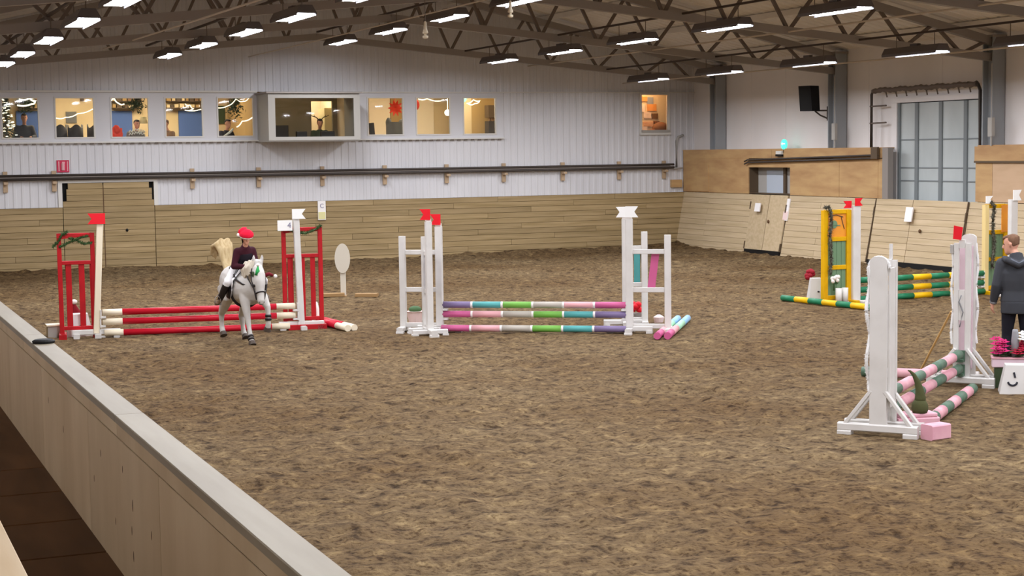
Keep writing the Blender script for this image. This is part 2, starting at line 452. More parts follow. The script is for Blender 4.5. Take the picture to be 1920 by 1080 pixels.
ZZ += .03 * np.sin(XX * .4) * np.exp(-np.maximum(D - YY, 0) / 1.2)
vs = np.stack([XX, YY, ZZ], -1).reshape(-1, 3)
idx = np.arange(nx * ny).reshape(ny, nx)
fs = np.stack([idx[:-1, :-1], idx[:-1, 1:], idx[1:, 1:], idx[1:, :-1]], -1).reshape(-1, 4)
me = bpy.data.meshes.new('floor'); me.from_pydata(vs.tolist(), [], fs.tolist()); me.materials.append(M['sand'])
me.polygons.foreach_set('use_smooth', [True] * len(me.polygons)); me.update()
fl = link('floor', me); fl['kind'] = 'structure'
def gz(x, y):
    i = int(np.clip(np.searchsorted(ys, y), 0, ny - 1)); j = int(np.clip(np.searchsorted(xs, x), 0, nx - 1)); return float(ZZ[i, j])

# ---- end wall: corrugated sheet, window band, kick boards
def corr(mb, x0, x1, z0, z1f, y, pitch=.2, dep=.014):
    pts = []; x = x0
    base = math.floor(x0 / pitch) * pitch
    k = base
    seq = []
    while k < x1 + pitch:
        seq += [(k, 0), (k + .10, 0), (k + .12, dep), (k + .18, dep)]
        k += pitch
    def off(xx):
        t = (xx - base) % pitch
        return 0 if t <= .10 else dep * (t - .10) / .02 if t < .12 else dep if t <= .18 else dep * (1 - (t - .18) / .02)
    X = [x0] + [p[0] for p in seq if x0 < p[0] < x1] + [x1]
    vs = []; fs = []
    for i, xx in enumerate(X):
        yy = y - off(xx); zt = z1f(xx) if callable(z1f) else z1f
        vs += [(xx, yy, z0), (xx, yy, zt)]
        if i: fs.append((2 * i - 2, 2 * i, 2 * i + 1, 2 * i - 1))
    mb.add(vs, fs)
wb = MB()
DR0, DR1, DRT = 5.48, 7.74, 2.24     # end wall door
corr(wb, -1.2, DR0 - .06, KB, 3.20, D)
corr(wb, DR1 + .06, WW, KB, 3.20, D)
corr(wb, DR0 - .06, DR1 + .06, DRT + .07, 3.20, D)
corr(wb, -1.2, WW, 4.50, roof_z, D)
W9 = (21.61, 22.50, 3.36, 4.43)
corr(wb, 17.32, W9[0], 3.20, 4.50, D); corr(wb, W9[1], WW, 3.20, 4.50, D)
corr(wb, W9[0], W9[1], 3.20, W9[2], D); corr(wb, W9[0], W9[1], W9[3], 4.50, D)
wall_back = struct('wall_back', wb, M['clad'])
bk = MB()   # sheet behind the boards, closes the wall
bk.box(-1.2, DR0, D - .03, D - .02, -.2, KB - .02); bk.box(DR1, WW + .3, D - .03, D - .02, -.2, KB - .02); bk.box(-1.2, DR0, D + .04, D + .08, KB - .02, 3.2); bk.box(DR1, WW + .3, D + .04, D + .08, KB - .02, 3.2); bk.box(DR0, DR1, D + .45, D + .5, -.2, 3.2)
bk.box(-1.2, WW + .3, D + .04, D + .08, 4.5, 8.6)
obj('backing_sheet', bk, M['seam'], wall_back)
# flat window band with openings
wins = [(4.09 - 1.33, 5.0 - 1.33 - .02), (4.09, 5.00), (5.36, 6.34), (6.72, 7.69), (8.07, 9.06), (9.41, 10.38), (13.44, 14.47), (14.81, 15.82), (16.17, 17.16)]
ZS, ZT = 3.34, 4.37
band = MB()
def piers(x0, x1, ws):
    e = [x0]
    for a, b in ws: e += [a, b]
    e.append(x1)
    for i in range(0, len(e), 2): band.box(e[i], e[i + 1], D - .03, D + .03, 3.2, 4.5)
    for a, b in ws:
        band.box(a, b, D - .03, D + .03, 3.2, ZS); band.box(a, b, D - .03, D + .03, ZT, 4.5)
piers(-1.2, 10.46, wins[:6]); piers(12.86, 17.32, wins[6:])
obj('window_band', band, M['clad'], wall_back)
t1 = MB(); t1.box(-1.1, 10.46, D - .09, D - .02, 4.48, 4.53); t1.box(12.86, WW, D - .07, D - .02, 4.48, 4.51)
struct('trim_1', t1, M['trim_white'])
t2 = MB(); t2.box(-1.1, 10.46, D - .12, D - .02, 3.225, 3.262); t2.box(12.86, 17.36, D - .12, D - .02, 3.225, 3.262)
struct('trim_2', t2, M['trim_white'])
# ridge-drip edge with dentils under the sill trim
t3 = MB()
x = -1.0
while x < 17.3:
    if not 10.4 < x < 12.9: t3.box(x, x + .09, D - .05, D - .01, 3.19, 3.225)
    x += .2
struct('trim_3', t3, M['steel'])
for i, (a, b) in enumerate(wins):
    w = semp('window_%d' % (i + 1), (0, 0, 0))
    fr = MB(); r = .035
    fr.box(a, a + r, D - .05, D + .02, ZS, ZT); fr.box(b - r, b, D - .05, D + .02, ZS, ZT)
    fr.box(a + r, b - r, D - .05, D + .02, ZS, ZS + r); fr.box(a + r, b - r, D - .05, D + .02, ZT - r, ZT)
    obj('window_frame', fr, M['trim_white'], w)
    g = MB(); g.box(a + r, b - r, D - .004, D + .004, ZS + r, ZT - r); obj('pane', g, M['glass'], w)
a, b, z0, z1 = W9
w = semp('window_10')
fr = MB(); r = .05
fr.box(a - .04, a + r - .02, D - .06, D + .03, z0, z1); fr.box(b - r + .02, b + .04, D - .06, D + .03, z0, z1); fr.box(a - .04, b + .04, D - .06, D + .03, z1, z1 + .04); fr.box(a - .05, b + .05, D - .1, D + .03, z0 - .07, z0)
obj('window_frame', fr, M['trim_white'], w)
s = MB(); s.box(a, b, D - .13, D + .02, z0, z0 + .07); obj('window_sill', s, M['trim_grey'], w)
g = MB(); g.box(a + .03, b - .03, D - .004, D + .004, z0 + .07, z1); obj('pane', g, M['glass'], w)
# judge's bay
BY = D - 1.2
bw = semp('window_11')
fb = MB()
fb.box(10.46, 12.86, BY, D, 3.20, 3.25); fb.box(10.46, 12.86, BY, D, 4.37, 4.42)
fb.box(10.46, 10.50, BY, D, 3.25, 4.37); fb.box(12.82, 12.86, BY, D, 3.25, 4.37)
obj('bay_shell', fb, M['bay_frame'], bw)
ff = MB()
ff.box(10.45, 10.63, BY - .03, BY, 3.23, 4.39); ff.box(12.70, 12.87, BY - .03, BY, 3.23, 4.39)
ff.box(10.63, 12.70, BY - .03, BY, 3.23, 3.32); ff.box(10.63, 12.70, BY - .03, BY, 4.30, 4.39)
obj('window_frame', ff, M['bay_frame'], bw)
rf = MB(); rf.box(10.40, 12.92, BY - .08, D, 4.42, 4.46); obj('bay_roof', rf, M['steel'], bw)
g = MB(); g.box(10.63, 12.70, BY - .018, BY - .010, 3.32, 4.30); obj('pane', g, M['glass'], bw)

# kick boards on the end wall
PH = .149
pcache = {}
def plank(parent, L, h, t, mt, loc, rot=(0, 0, 0), name='plank'):
    key = (round(L, 2), round(h, 3), mt)
    if key not in pcache:
        mb = MB(); mb.cbox(-L / 2, L / 2, -t / 2, t / 2, -h / 2, h / 2, .004); pcache[key] = mb.mesh('plank', M[mt])
    return link(name, pcache[key], parent, loc, rot)
PL = 3.6
for r in range(11):
    z = PH * (r + .5)
    def run(x0, x1):
        off = (r * 1.3) % PL; cuts = [x0]; x = x0 + off if off > .5 else x0 + off + PL
        while x < x1 - .5: cuts.append(x); x += PL
        cuts.append(x1)
        for p, q in zip(cuts[:-1], cuts[1:]):
            plank(wall_back, q - p - .008, PH - .007, .045, 'plank', ((p + q) / 2, D - .06 + random.uniform(-.005, .005), z))
    run(1.7, DR0 - .004); run(DR1 + .004, 22.98)
# boarded double door in the end wall
door = semp('door_1')
hid = MB(); hid.box(DR0 - .02, DR1 + .02, D + .1, D + .14, -.1, DRT); obj('dark_opening', hid, M['black'], door)
for li, (x0, x1) in enumerate(((DR0 + .008, 6.46), (6.485, DR1 - .008))):
    for r in range(15):
        z = PH * (r + .5)
        if z > DRT - .05: continue
        a_, b_ = x0, x1
        if r >= 12: a_, b_ = (x0 + (.09 if r < 14 else .13), x1) if li == 0 else (x0, x1 - (.05 if r < 14 else .12))
        plank(door, b_ - a_, PH - .006, .045, 'plank', ((a_ + b_) / 2, D - .055 + random.uniform(-.004, .004), z))
kn = MB(); kn.ell((7.03, D - .09, 1.03), (.035, .03, .04)); obj('door_knob', kn, M['black'], door, True)
st = MB(); st.box(6.462, 6.483, D - .075, D - .03, 0, 2.17); obj('door_gap', st, M['knot'], door)
tr = MB(); tr.box(DR0 - .1, DR1 + .1, D - .06, D + .02, DRT, DRT + .07); tr.box(DR0 - .1, DR0, D - .06, D + .02, KB, DRT); tr.box(DR1, DR1 + .1, D - .06, D + .02, KB, DRT)
obj('door_frame', tr, M['trim_white'], door)

# ---- right wall
wr = MB()
OY0, OY1, OZT = 28.96, 32.15, 3.95
def wallx(y0, y1, z0, z1): wr.box(WW, WW + .06, y0, y1, z0, z1)
wallx(-4, OY0, 0, 5.3); wallx(OY1, D + .1, 0, 5.3); wallx(OY0, OY1, OZT, 5.3)
wall_right = struct('wall_right', wr, M['white_wall'])
# panel joints
for y in (30.4, 36.9, 38.6, 33.2, 26.6, 24.2):
    j = MB(); j.box(WW - .008, WW, y, y + .03, OZT + .1 if OY0 < y < OY1 else 2.8, 5.25); obj('joint_strip', j, M['white_wall'], wall_right)
# sloping kick boards
KX1, KX0 = WX, WX - .3
tilt = math.atan2(KX1 - KX0, KB)
def kick(y0, y1, r, mt='plank_r', parent=None, h=PH):
    z = h * (r + .5); t = z / KB
    plank(parent or wall_right, y1 - y0 - .008, h / math.cos(tilt) - .004, .045, mt, (KX0 + (KX1 - KX0) * t + random.uniform(-.004, .004), (y0 + y1) / 2, z), (tilt, 0, PI / 2))
K1, K2, K3, K4 = 37.92, 36.16, 32.33, 28.95
for r in range(11):
    for (y0, y1) in ((K1 + .02, D - .08), (K3 + .02, K2 - .02), (23.5, K4 - .02), (18.5, 23.5)):
        if y1 - y0 > 3.6 and r % 2: m_ = (y0 + y1) / 2 + .4; kick(y0, m_, r); kick(m_, y1, r)
        else: kick(y0, y1, r)
kb = MB(); kb.add([(KX0 + .01, 18.5, -.1), (KX0 + .01, D, -.1), (KX1 + .02, D, KB - .03), (KX1 + .02, 18.5, KB - .03)], [(0, 1, 2, 3)]); obj('backing_sheet', kb, M['seam_r'], wall_right)
def leaf(d, y0, y1, z0, n=1):
    """sheet door leaf lying in the sloping kick plane"""
    def P(y, z, o): 
        t = z / KB; return (KX0 + (KX1 - KX0) * t - o, y, z)
    mb = MB()
    vs = [P(y0, z0, .02), P(y1, z0, .02), P(y1, KB, .02), P(y0, KB, .02), P(y0, z0, .055), P(y1, z0, .055), P(y1, KB, .055), P(y0, KB, .055)]
    mb.add(vs, [(3, 2, 1, 0), (4, 5, 6, 7), (0, 1, 5, 4), (1, 2, 6, 5), (2, 3, 7, 6), (3, 0, 4, 7)])
    return obj('door_leaf', mb, M['plank_r'], d)
for nm, ya, yb, ym, gap in (('door_2', K2, K1, 37.02, .19), ('door_3', K4, K3, 30.9, .21)):
    d = semp(nm)
    if nm == 'door_2':
        leaf(d, ya + .01, ym - .012, gap); leaf(d, ym + .012, yb - .01, gap)
    else:   # boarded leaves
        for r in range(10):
            h = (KB - gap) / 10
            for p, q in ((ya + .02, ym - .01), (ym + .01, yb - .02)):
                z = gap + h * (r + .5); t = z / KB
                plank(d, q - p, h / math.cos(tilt) - .004, .05, 'plank_r', (KX0 + (KX1 - KX0) * t - .02, (p + q) / 2, z), (tilt, 0, PI / 2))
    g = MB(); g.box(KX0 - .035, KX0 + .05, ya + .02, yb - .02, .08, gap + .01); obj('dark_gap', g, M['black'], d)
    kn = MB(); zz = .95; kn.ell((KX0 + (KX1 - KX0) * zz / KB - .08, ym - .14 if nm == 'door_2' else ym - .45, zz), (.03, .035, .045)); obj('door_knob', kn, M['knot'], d, True)
    for (yy, z0, z1) in ((yb, .2, .4), (yb, 1.25, 1.45), (ya, .2, .4), (ya, 1.2, 1.4)):
        h = MB(); tt = (z0 + z1) / 2 / KB; h.beam((KX0 + (KX1 - KX0) * z0 / KB - .05, yy, z0), (KX0 + (KX1 - KX0) * z1 / KB - .05, yy, z1), .05, .03); obj('hinge', h, M['frame_dark'], d)
    if nm == 'door_3':
        for yy in (ya, yb):
            h = MB(); h.beam((KX0 - .045, yy, .15), (KX1 - .045, yy, KB), .03, .02); obj('door_gap', h, M['frame_dark'], d)
# plywood panels above the kick boards
PT = 2.82
OP = (36.11, 38.16, 1.68, 2.36)
def plyp(y0, y1, z0, z1, t=.03, mt='ply', nm='plywood_panel', x=WX):
    mb = MB(); mb.cbox(x - t, x, y0, y1, z0, z1, .004); return obj(nm, mb, M[mt], wall_right)
plyp(OP[1], D - .05, KB + .01, 2.60); plyp(33.9, OP[0], KB + .01, 2.58); plyp(32.3, 33.89, KB + .01, 2.58); plyp(OP[0], OP[1], OP[3], 2.58)
plyp(37.0, D - .05, 2.60, PT); plyp(32.1, 36.99, 2.60, PT); plyp(32.1, 32.29, KB + .01, 2.58)
plyp(40.3, 41.25, KB + .03, 2.42, .05, 'ply')
mb = MB(); mb.box(WX - .05, WX + .1, 31.88, 32.1, KB, PT + .02); obj('end_post', mb, M['steel'], wall_right)
mb = MB(); mb.box(WX - .02, WW, 32.1, D, PT, PT + .03); mb.box(WX - .02, WW, 18.5, 28.7, PT + .02, PT + .05); obj('ledge_board', mb, M['ply'], wall_right)
plyp(18.5, 28.75, 2.52, PT + .02, .06); plyp(28.2, 28.75, KB + .01, 2.5); plyp(18.5, 28.19, KB + .01, 2.5, .03, 'ply_pale')
mb = MB(); mb.box(WX - .075, WX - .06, 18.5, 28.75, 2.49, 2.53); obj('shadow_strip', mb, M['frame_dark'], wall_right)  # dark strip put in for the shadow line under the upper panel
# the small opening and the room corner seen through it
mb = MB(); d0 = WX + .3
mb.box(WX, d0, OP[0] - .02, OP[0], OP[2], OP[3]); mb.box(WX, d0, OP[1], OP[1] + .02, OP[2], OP[3]); mb.box(WX, d0, OP[0], OP[1], OP[3], OP[3] + .02); mb.box(WX, d0, OP[0], OP[1], OP[2] - .02, OP[2])
obj('opening_lining', mb, M['frame_dark'], wall_right)
mb = MB(); mb.box(d0 - .03, d0 - .02, 36.85, 37.72, OP[2], OP[3] - .08); obj('blue_panel', mb, mat('pale_blue_panel', '#b9c2cc', .5), wall_right)
mb = MB(); mb.box(d0 - .02, d0, OP[0], OP[1], OP[2], OP[3]); obj('opening_back', mb, M['trim_grey'], wall_right)
mb = MB(); mb.box(d0 - .08, d0 - .03, 36.72, 36.83, OP[2], OP[3]); obj('opening_mullion', mb, M['frame_dark'], wall_right)

# big grey folding door
bd = semp('door_4')
seams = [29.0, 29.57, 30.45, 31.33, 32.02]
for a, b in zip(seams[:-1], seams[1:]):
    mb = MB(); mb.cbox(WW + .02, WW + .06, a + .05, b - .05, .1, 3.86, .01); obj('door_leaf', mb, M['doorgrey'], bd)
for y in seams[:-1]:
    mb = MB(); mb.cbox(WW - .02, WW + .05, y - .06, y + .06, .1, 3.86, .01); obj('door_rib', mb, M['doorrib'], bd)
for z in (2.05, 2.35, 3.0):
    mb = MB(); mb.box(WW + .008, WW + .025, 29.05, 31.95, z, z + .03); obj('door_seam', mb, M['doorrib'], bd)
mb = MB(); mb.box(WW - .06, WW + .06, 32.02, 32.22, .1, 3.9); mb.box(WW - .08, WW + .06, 28.9, 32.22, 3.88, 4.0); obj('door_frame', mb, M['white_wall'], bd)
mb = MB(); mb.box(WW - .03, WW + .07, 31.95, 32.03, .1, 3.88); obj('door_jamb', mb, M['doorrib'], bd)

# ---- ceiling
ce = MB()
def roofsheet(x0, x1):
    y = -4.0; vs = []; k = 0
    ysq = []
    while y < D + .3:
        ysq += [(y, 0), (y + .22, 0), (y + .25, .035), (y + .30, .035)]; y += .33
    fs = []
    for i, (yy, o) in enumerate(ysq):
        vs += [(x0, yy, roof_z(x0) + o), (x1, yy, roof_z(x1) + o)]
        if i: fs.append((2 * i - 2, 2 * i - 1, 2 * i + 1, 2 * i))
    ce.add(vs, fs)
roofsheet(RIDGE, WW + .1); roofsheet(-1.2, RIDGE)
ceil = struct('ceiling', ce, M['ceiling'])
for X in (22.4, 20.2, 18.0, 15.8, 13.6, 9.6, 7.4, 5.2, 3.0):
    mb = MB(); mb.box(X - .04, X + .04, -3, D, roof_z(X) - .14, roof_z(X) - .01); obj('purlin', mb, M['ceiling'], ceil)
# unseen outer walls that close the hall
mb = MB(); mb.box(-1.2, -1.1, -4, D, -.5, 8); ow = struct('wall_outer', mb, M['white_wall'])
mb = MB(); mb.box(-1.2, WW, -4.1, -4, -.5, 8); struct('wall_front', mb, M['white_wall'])

# ---- barrier between arena and spectators
wl = semp('wall_left')
y = 1.0; i = 0
while y < D - .1:
    L = 2.4; y1 = min(y + L, D - .1)
    mb = MB(); mb.cbox(-.012, .012, -(y1 - y) / 2 + .003, (y1 - y) / 2 - .003, -.5, .5, .003)
    h = BZ - .13 - (FLOOR_W - .05)
    mb = MB(); mb.cbox(BX0 + .02, BX0 + .045, y + .003, y1 - .003, FLOOR_W - .05, BZ - .142, .003)
    obj('plywood_sheet', mb, M['barrier'], wl)
    mb = MB(); mb.cbox(BX1 - .05, BX1 - .02, y + .003, y1 - .003, -.1, BZ - .04, .003); obj('arena_board', mb, M['plank'], wl)
    y += L
for y0, y1 in ((1.0, 4.6), (4.6, 9.4), (9.4, 14.05), (14.05, 18.9), (18.9, 23.7), (23.7, 28.5), (28.5, 33.3), (33.3, 38.1), (38.1, D - .1)):
    mb = MB(); mb.cbox(BX0, BX1, y0 + .003, y1 - .003, BZ - .045, BZ, .005); obj('cap_board', mb, M['cap'], wl)
    mb = MB(); mb.cbox(BX0 + .012, BX0 + .04, y0 + .003, y1 - .003, BZ - .13, BZ - .045, .004); obj('cap_rail', mb, M['barrier'], wl)
mb = MB(); mb.box(BX0 + .045, BX0 + .06, 1.0, D - .1, FLOOR_W - .05, BZ - .05); obj('backing_sheet', mb, M['dark'], wl)
kt = MB()
for (yy, zz, r) in ((9.0, .95, .018), (9.05, .80, .014), (9.02, .66, .016), (10.1, 1.06, .012), (8.45, .9, .013), (9.6, .74, .012), (11.8, .95, .014), (8.1, .62, .014), (10.4, .85, .012), (12.6, 1.05, .013), (9.3, 1.1, .011)):
    kt.ell((BX0 + .02, yy, zz), (.002, r * .7, r * 2), 8, 6)
obj('knots', kt, M['knot'], wl)
mb = MB(); mb.tube([(BX0 + .09, 13.36, BZ), (BX0 + .09, 13.36, BZ + .018), (BX0 + .09, 13.36, BZ + .03)], [.085, .09, .07], 20)
tag(obj('cap_lid', mb, M['black'], smooth=False), 'flat black disc lying on the pale barrier cap', 'lid')
# spectator side
wk = semp('trim_4')
for i in range(11):
    y0 = 2 + i * 1.0
    mb = MB(); mb.cbox(-1.08, BX0 + .02, y0 + .012, y0 + .988, FLOOR_W - .06, FLOOR_W, .004); obj('walkway_board', mb, M['walk'], wk)
mb = MB(); mb.box(-1.08, BX0 + .02, 13.0, D, FLOOR_W - .06, FLOOR_W); obj('walkway_deck', mb, M['walk'], wk)
mb = MB(); mb.box(-1.08, BX0 + .02, 1, D, FLOOR_W - .3, FLOOR_W - .07); obj('walkway_base', mb, M['dark'], wk)
bn = thing('bench', 'pale wooden bench board along the stand, cut off by the frame', 'bench', (.48, 5.2, FLOOR_W))
mb = MB(); mb.cbox(-.21, .21, -3.0, 3.0, .69, .73, .006); obj('seat', mb, M['bench'], bn)
for yy in (-2.6, 0, 2.6):
    mb = MB(); mb.cbox(-.16, .12, yy - .04, yy + .04, .0, .69, .004); obj('leg', mb, M['bench'], bn)
# ------------------------------------------------------------------ trusses and columns
ORD = ['nearest the far wall', 'second from the far wall', 'third from the far wall', 'fourth from the far wall', 'fifth from the far wall', 'sixth from the far wall']
nodes = []
bx = [22.3 - 1.42 * i for i in range(8)]
def half(mir):
    fx = (lambda x: x) if not mir else (lambda x: 2 * RIDGE - x)
    segs = []
    tops = [23.0] + [b - .71 for b in bx]
    tops[-1] = RIDGE
    for i, b in enumerate(bx):
        segs.append((fx(tops[i]), fx(b))); segs.append((fx(tops[i + 1]), fx(b)))
    return segs
brace_me = {}
for k, y in enumerate(COLY):
    t = thing('roof_truss', 'dark steel lattice roof truss, %s' % ORD[k], 'roof truss', (0, y, 0), 0, 'roof trusses across the arena')
    for mir in (False, True):
        fx = (lambda x: x) if not mir else (lambda x: 2 * RIDGE - x)
        key = ('c', mir)
        if key not in brace_me:
            mb = MB(); mb.beam((fx(23.2), 0, top_z(23.2)), (fx(RIDGE), 0, top_z(RIDGE)), .14, .17); a = mb.mesh('top_chord', M['steel'])
            mb = MB(); mb.beam((fx(23.1), 0, bot_z(23.1)), (fx(RIDGE), 0, bot_z(RIDGE)), .14, .16); b = mb.mesh('bottom_chord', M['steel'])
            lst = []
            for x0, x1 in half(mir):
                mb = MB(); mb.beam((x0, 0, top_z(x0)), (x1, 0, bot_z(x1)), .06, .07, (0, 1, 0)); lst.append(mb.mesh('brace', M['steel_dark']))
            brace_me[key] = (a, b, lst)
        a, b, lst = brace_me[key]
        link('top_chord', a, t); link('bottom_chord', b, t)
        for m_ in lst: link('brace', m_, t)
    # column on the right wall
    c = thing('column', 'grey steel column on the right wall under the roof truss %s' % ORD[k], 'column', (23.15, y, 0), 0, 'steel columns of the right wall')
    mb = MB(); mb.box(-.15, .17, -.17, -.145, 0, 5.1); mb.box(-.15, .17, .145, .17, 0, 5.1); mb.box(-.01, .01, -.145, .145, 0, 5.1)
    mb2 = MB(); mb2.box(-.15, .17, -.17, -.14, 0, 5.15); obj('flange', mb2, M['steel_col'], c)
    mb2 = MB(); mb2.box(-.15, .17, .14, .17, 0, 5.15); obj('flange', mb2, M['steel_col'], c)
    mb2 = MB(); mb2.box(-.02, .02, -.14, .14, 0, 5.15); obj('web', mb2, M['steel_col'], c)
    mb2 = MB(); mb2.box(-.19, .19, -.2, .2, 5.15, 5.2); obj('top_plate', mb2, M['steel'], c)
    if k in (1, 2):
        mb2 = MB(); mb2.cbox(-.24, -.15, -.26, -.12, 3.05, 3.45, .01); obj('junction_box', mb2, M['trim_grey'], c)
        mb2 = MB(); mb2.tube([(-.2, -.2, 3.05), (-.2, -.2, 2.85)], .02, 8); mb2.tube([(-.2, -.2, 3.45), (-.2, -.2, 4.6)], .012, 8); obj('cable', mb2, M['trim_grey'], c)

# ------------------------------------------------------------------ strip lights
LX = [3.6, 7.4, 11.7, 15.6, 19.7]; LZ = [4.83, 5.15, 5.55, 5.10, 4.65]
ROWN = ['row beside the spectators', 'second row from the spectators', 'middle row under the ridge', 'second row from the right wall', 'row nearest the right wall']
YS = [[36.0, 32.58, 28.71, 24.83, 21.14], [37.78, 34.18, 30.48, 26.97, 23.08], [38.39, 34.76, 31.09, 27.51, 23.79], [37.8, 34.14, 30.53, 26.87, 23.16], [37.69, 34.07, 30.26, 26.5, 23.13]]
HL, HWD = .86, .16
mb = MB()
prof = [(-.17, 0), (-.17, .05), (-.10, .17), (.10, .17), (.17, .05), (.17, 0), (.160, 0), (.158, .02), (.152, .036), (-.152, .036), (-.158, .02), (-.160, 0)]
n = len(prof); vs = [(x, yy, z) for yy in (-HL, HL) for x, z in prof]
mb.add(vs, [(i, (i + 1) % n, n + (i + 1) % n, n + i) for i in range(6)], 0); mb.add(vs, [(i, (i + 1) % n, n + (i + 1) % n, n + i) for i in range(6, n)], 1)
for yy in (-HL, HL): mb.prism([(-.168, .034), (-.168, .05), (-.10, .168), (.10, .168), (.168, .05), (.168, .034)], yy - .004, yy + .004, 'xz')
housing_me = mb.mesh('housing', [M['housing'], M['skirt']])
panel_me = bpy.data.meshes.new('diffuser'); panel_me.from_pydata([(-.135, -HL + .02, .030), (.135, -HL + .02, .030), (.135, HL - .02, .030), (-.135, HL - .02, .030)], [], [(0, 3, 2, 1)]); panel_me.materials.append(M['lamp'])
mb = MB(); mb.cbox(-.04, .04, -.12, .12, .17, .22, .005); gear_me = mb.mesh('gear_box', M['housing'])
mb = MB(); mb.tube([(0, -.6, .17), (0, -.6, .42)], .008, 6); hang_me = mb.mesh('hanger', M['steel_dark'])
mb = MB(); mb.tube([(0, .6, .17), (0, .6, .42)], .008, 6); hang_me2 = mb.mesh('hanger', M['steel_dark'])
NTH = ['closest to the far wall', 'second from the far wall', 'third from the far wall', 'fourth from the far wall', 'fifth from the far wall', 'sixth from the far wall', 'seventh from the far wall', 'eighth from the far wall', 'ninth from the far wall', 'tenth from the far wall', 'eleventh from the far wall']
for r in range(5):
    ysr = list(YS[r])
    while ysr[-1] > 3: ysr.append(ysr[-1] - 3.95)
    for k, y in enumerate(ysr):
        t = thing('strip_light', 'hooded strip light, %s, %s' % (NTH[k], ROWN[r]), 'light', (LX[r], y, LZ[r] - .02), 0, 'strip lights hung from the roof')
        link('housing', housing_me, t); link('diffuser', panel_me, t); link('gear_box', gear_me, t); link('hanger', hang_me, t); link('hanger', hang_me2, t)
    mb = MB(); mb.box(LX[r] - .025, LX[r] + .025, 2, D - 1.5, LZ[r] + .38, LZ[r] + .42)
    tag(obj('conduit', mb, M['conduit']), 'dark cable tray running along the %s of lights' % ROWN[r], 'cable tray', 'cable trays above the lights')
# stretched wires
def wire(p, q, sag, r, m, label):
    pts = [(p[0] + (q[0] - p[0]) * t, p[1] + (q[1] - p[1]) * t, p[2] + (q[2] - p[2]) * t - sag * 4 * t * (1 - t)) for t in np.linspace(0, 1, 24)]
    mb = MB(); mb.tube(pts, r, 6, (0, 0, 1)); return tag(obj('wire', mb, m, smooth=True), label, 'wire', 'wires stretched under the trusses')
wire((18, 41.5, 5.2), (18, 3, 5.3), .05, .018, M['cable'], 'thin pale wire under the trusses, higher of the two near the right wall')
wire((20.9, 41.5, 4.74), (20.9, 3, 4.74), .03, .018, M['cable'], 'thin pale wire under the trusses, lower of the two near the right wall')
wire((6, 38.0, 5.31), (6, 3, 5.0), .06, .018, M['cable'], 'pale slack cable crossing the trusses above the left windows')
wire((10.2, 41.5, 5.38), (10.2, 3, 5.44), .04, .014, M['cable'], 'pale wire under the roof ridge carrying the hanging bulbs')
for (px_, lab) in (((9.23, 25.5, 4.87), 'small cream bell-shaped hanging bulb, lower left of the pair'), ((10.75, 25.5, 5.24), 'small cream bell-shaped hanging bulb, upper right of the pair')):
    t = thing('hanging_bulb', lab, 'bulb', px_, 0, 'hanging bulbs under the trusses')
    mb = MB(); mb.lathe([(.008, .15), (.022, .13), (.028, .02), (.045, -.03), (.045, -.05), (.02, -.06)], 14); obj('bell', mb, M['cream'], t, True)
    mb = MB(); mb.lathe([(.02, -.085), (.045, -.09), (.045, -.125), (.02, -.135)], 14); mb.lathe([(.02, -.09), (.02, -.05)], 8); obj('ring', mb, M['cream'], t, True)
    mb = MB(); mb.tube([(0, 0, .15), (0, 0, top_z(px_[0]) - px_[2])], .006, 5); obj('cord', mb, M['steel_dark'], t)

# ------------------------------------------------------------------ wall fixtures
hp = thing('heating_pipe', 'pair of long dark heating pipes on wooden brackets along the end wall', 'pipe', (0, D, 2.40))
for z, r in ((.04, .03), (-.05, .034)):
    mb = MB(); mb.tube([(-1.0, -.16, z), (22.5, -.16, z), (22.62, -.13, z)], r, 10); obj('pipe', mb, M['pipe'], hp, True)
mb = MB(); mb.cbox(-1.0, 22.5, -.15, -.13, -.03, .02, .003); obj('rail', mb, M['rail_grey'], hp)
for x in (-.9, 1.6, 4.13, 5.29, 8.72, 10.45, 12.16, 13.89, 15.66, 17.34, 19.13, 20.89, 22.33):
    mb = MB(); mb.cbox(x - .055, x + .055, -.09, -.03, -.36, .15, .004); mb.cbox(x - .05, x + .05, -.24, -.09, -.17, -.11, .004); obj('bracket', mb, M['bracket'], hp)
mb = MB(); mb.tube([(22.6, D - .14, 2.33), (22.9, D - .14, 2.33)], .02, 8); mb.tube([(22.72, D - .1, 2.3), (22.72, D - .1, 3.1), (22.78, D - .1, 3.22), (22.95, D - .1, 3.28)], .035, 8)
tag(obj('corner_pipe', mb, M['trim_grey'], smooth=True), 'grey bent pipe rising in the far right corner', 'pipe')
mb = MB(); mb.box(22.55, 22.9, D - .12, D - .03, 1.78, 2.0); tag(obj('corner_block', mb, M['ply']), 'small plywood block in the far right corner above the boards', 'block')
# red fire sign
t = thing('fire_sign', 'red square fire sign with a white mark above the boarded door', 'sign', (5.52, D, 2.66))
mb = MB(); mb.box(-.15, .15, -.045, -.03, -.15, .15); obj('plate', mb, M['sign_red'], t)
mb = MB(); mb.tube([(-.0, -.05, -.1), (0, -.05, .07)], .042, 10); mb.box(-.02, .05, -.055, -.045, .07, .11); mb.box(-.11, -.085, -.05, -.045, -.12, .12); mb.box(.10, .12, -.05, -.045, -.12, .12); obj('extinguisher_mark', mb, M['c_lpink'], t)
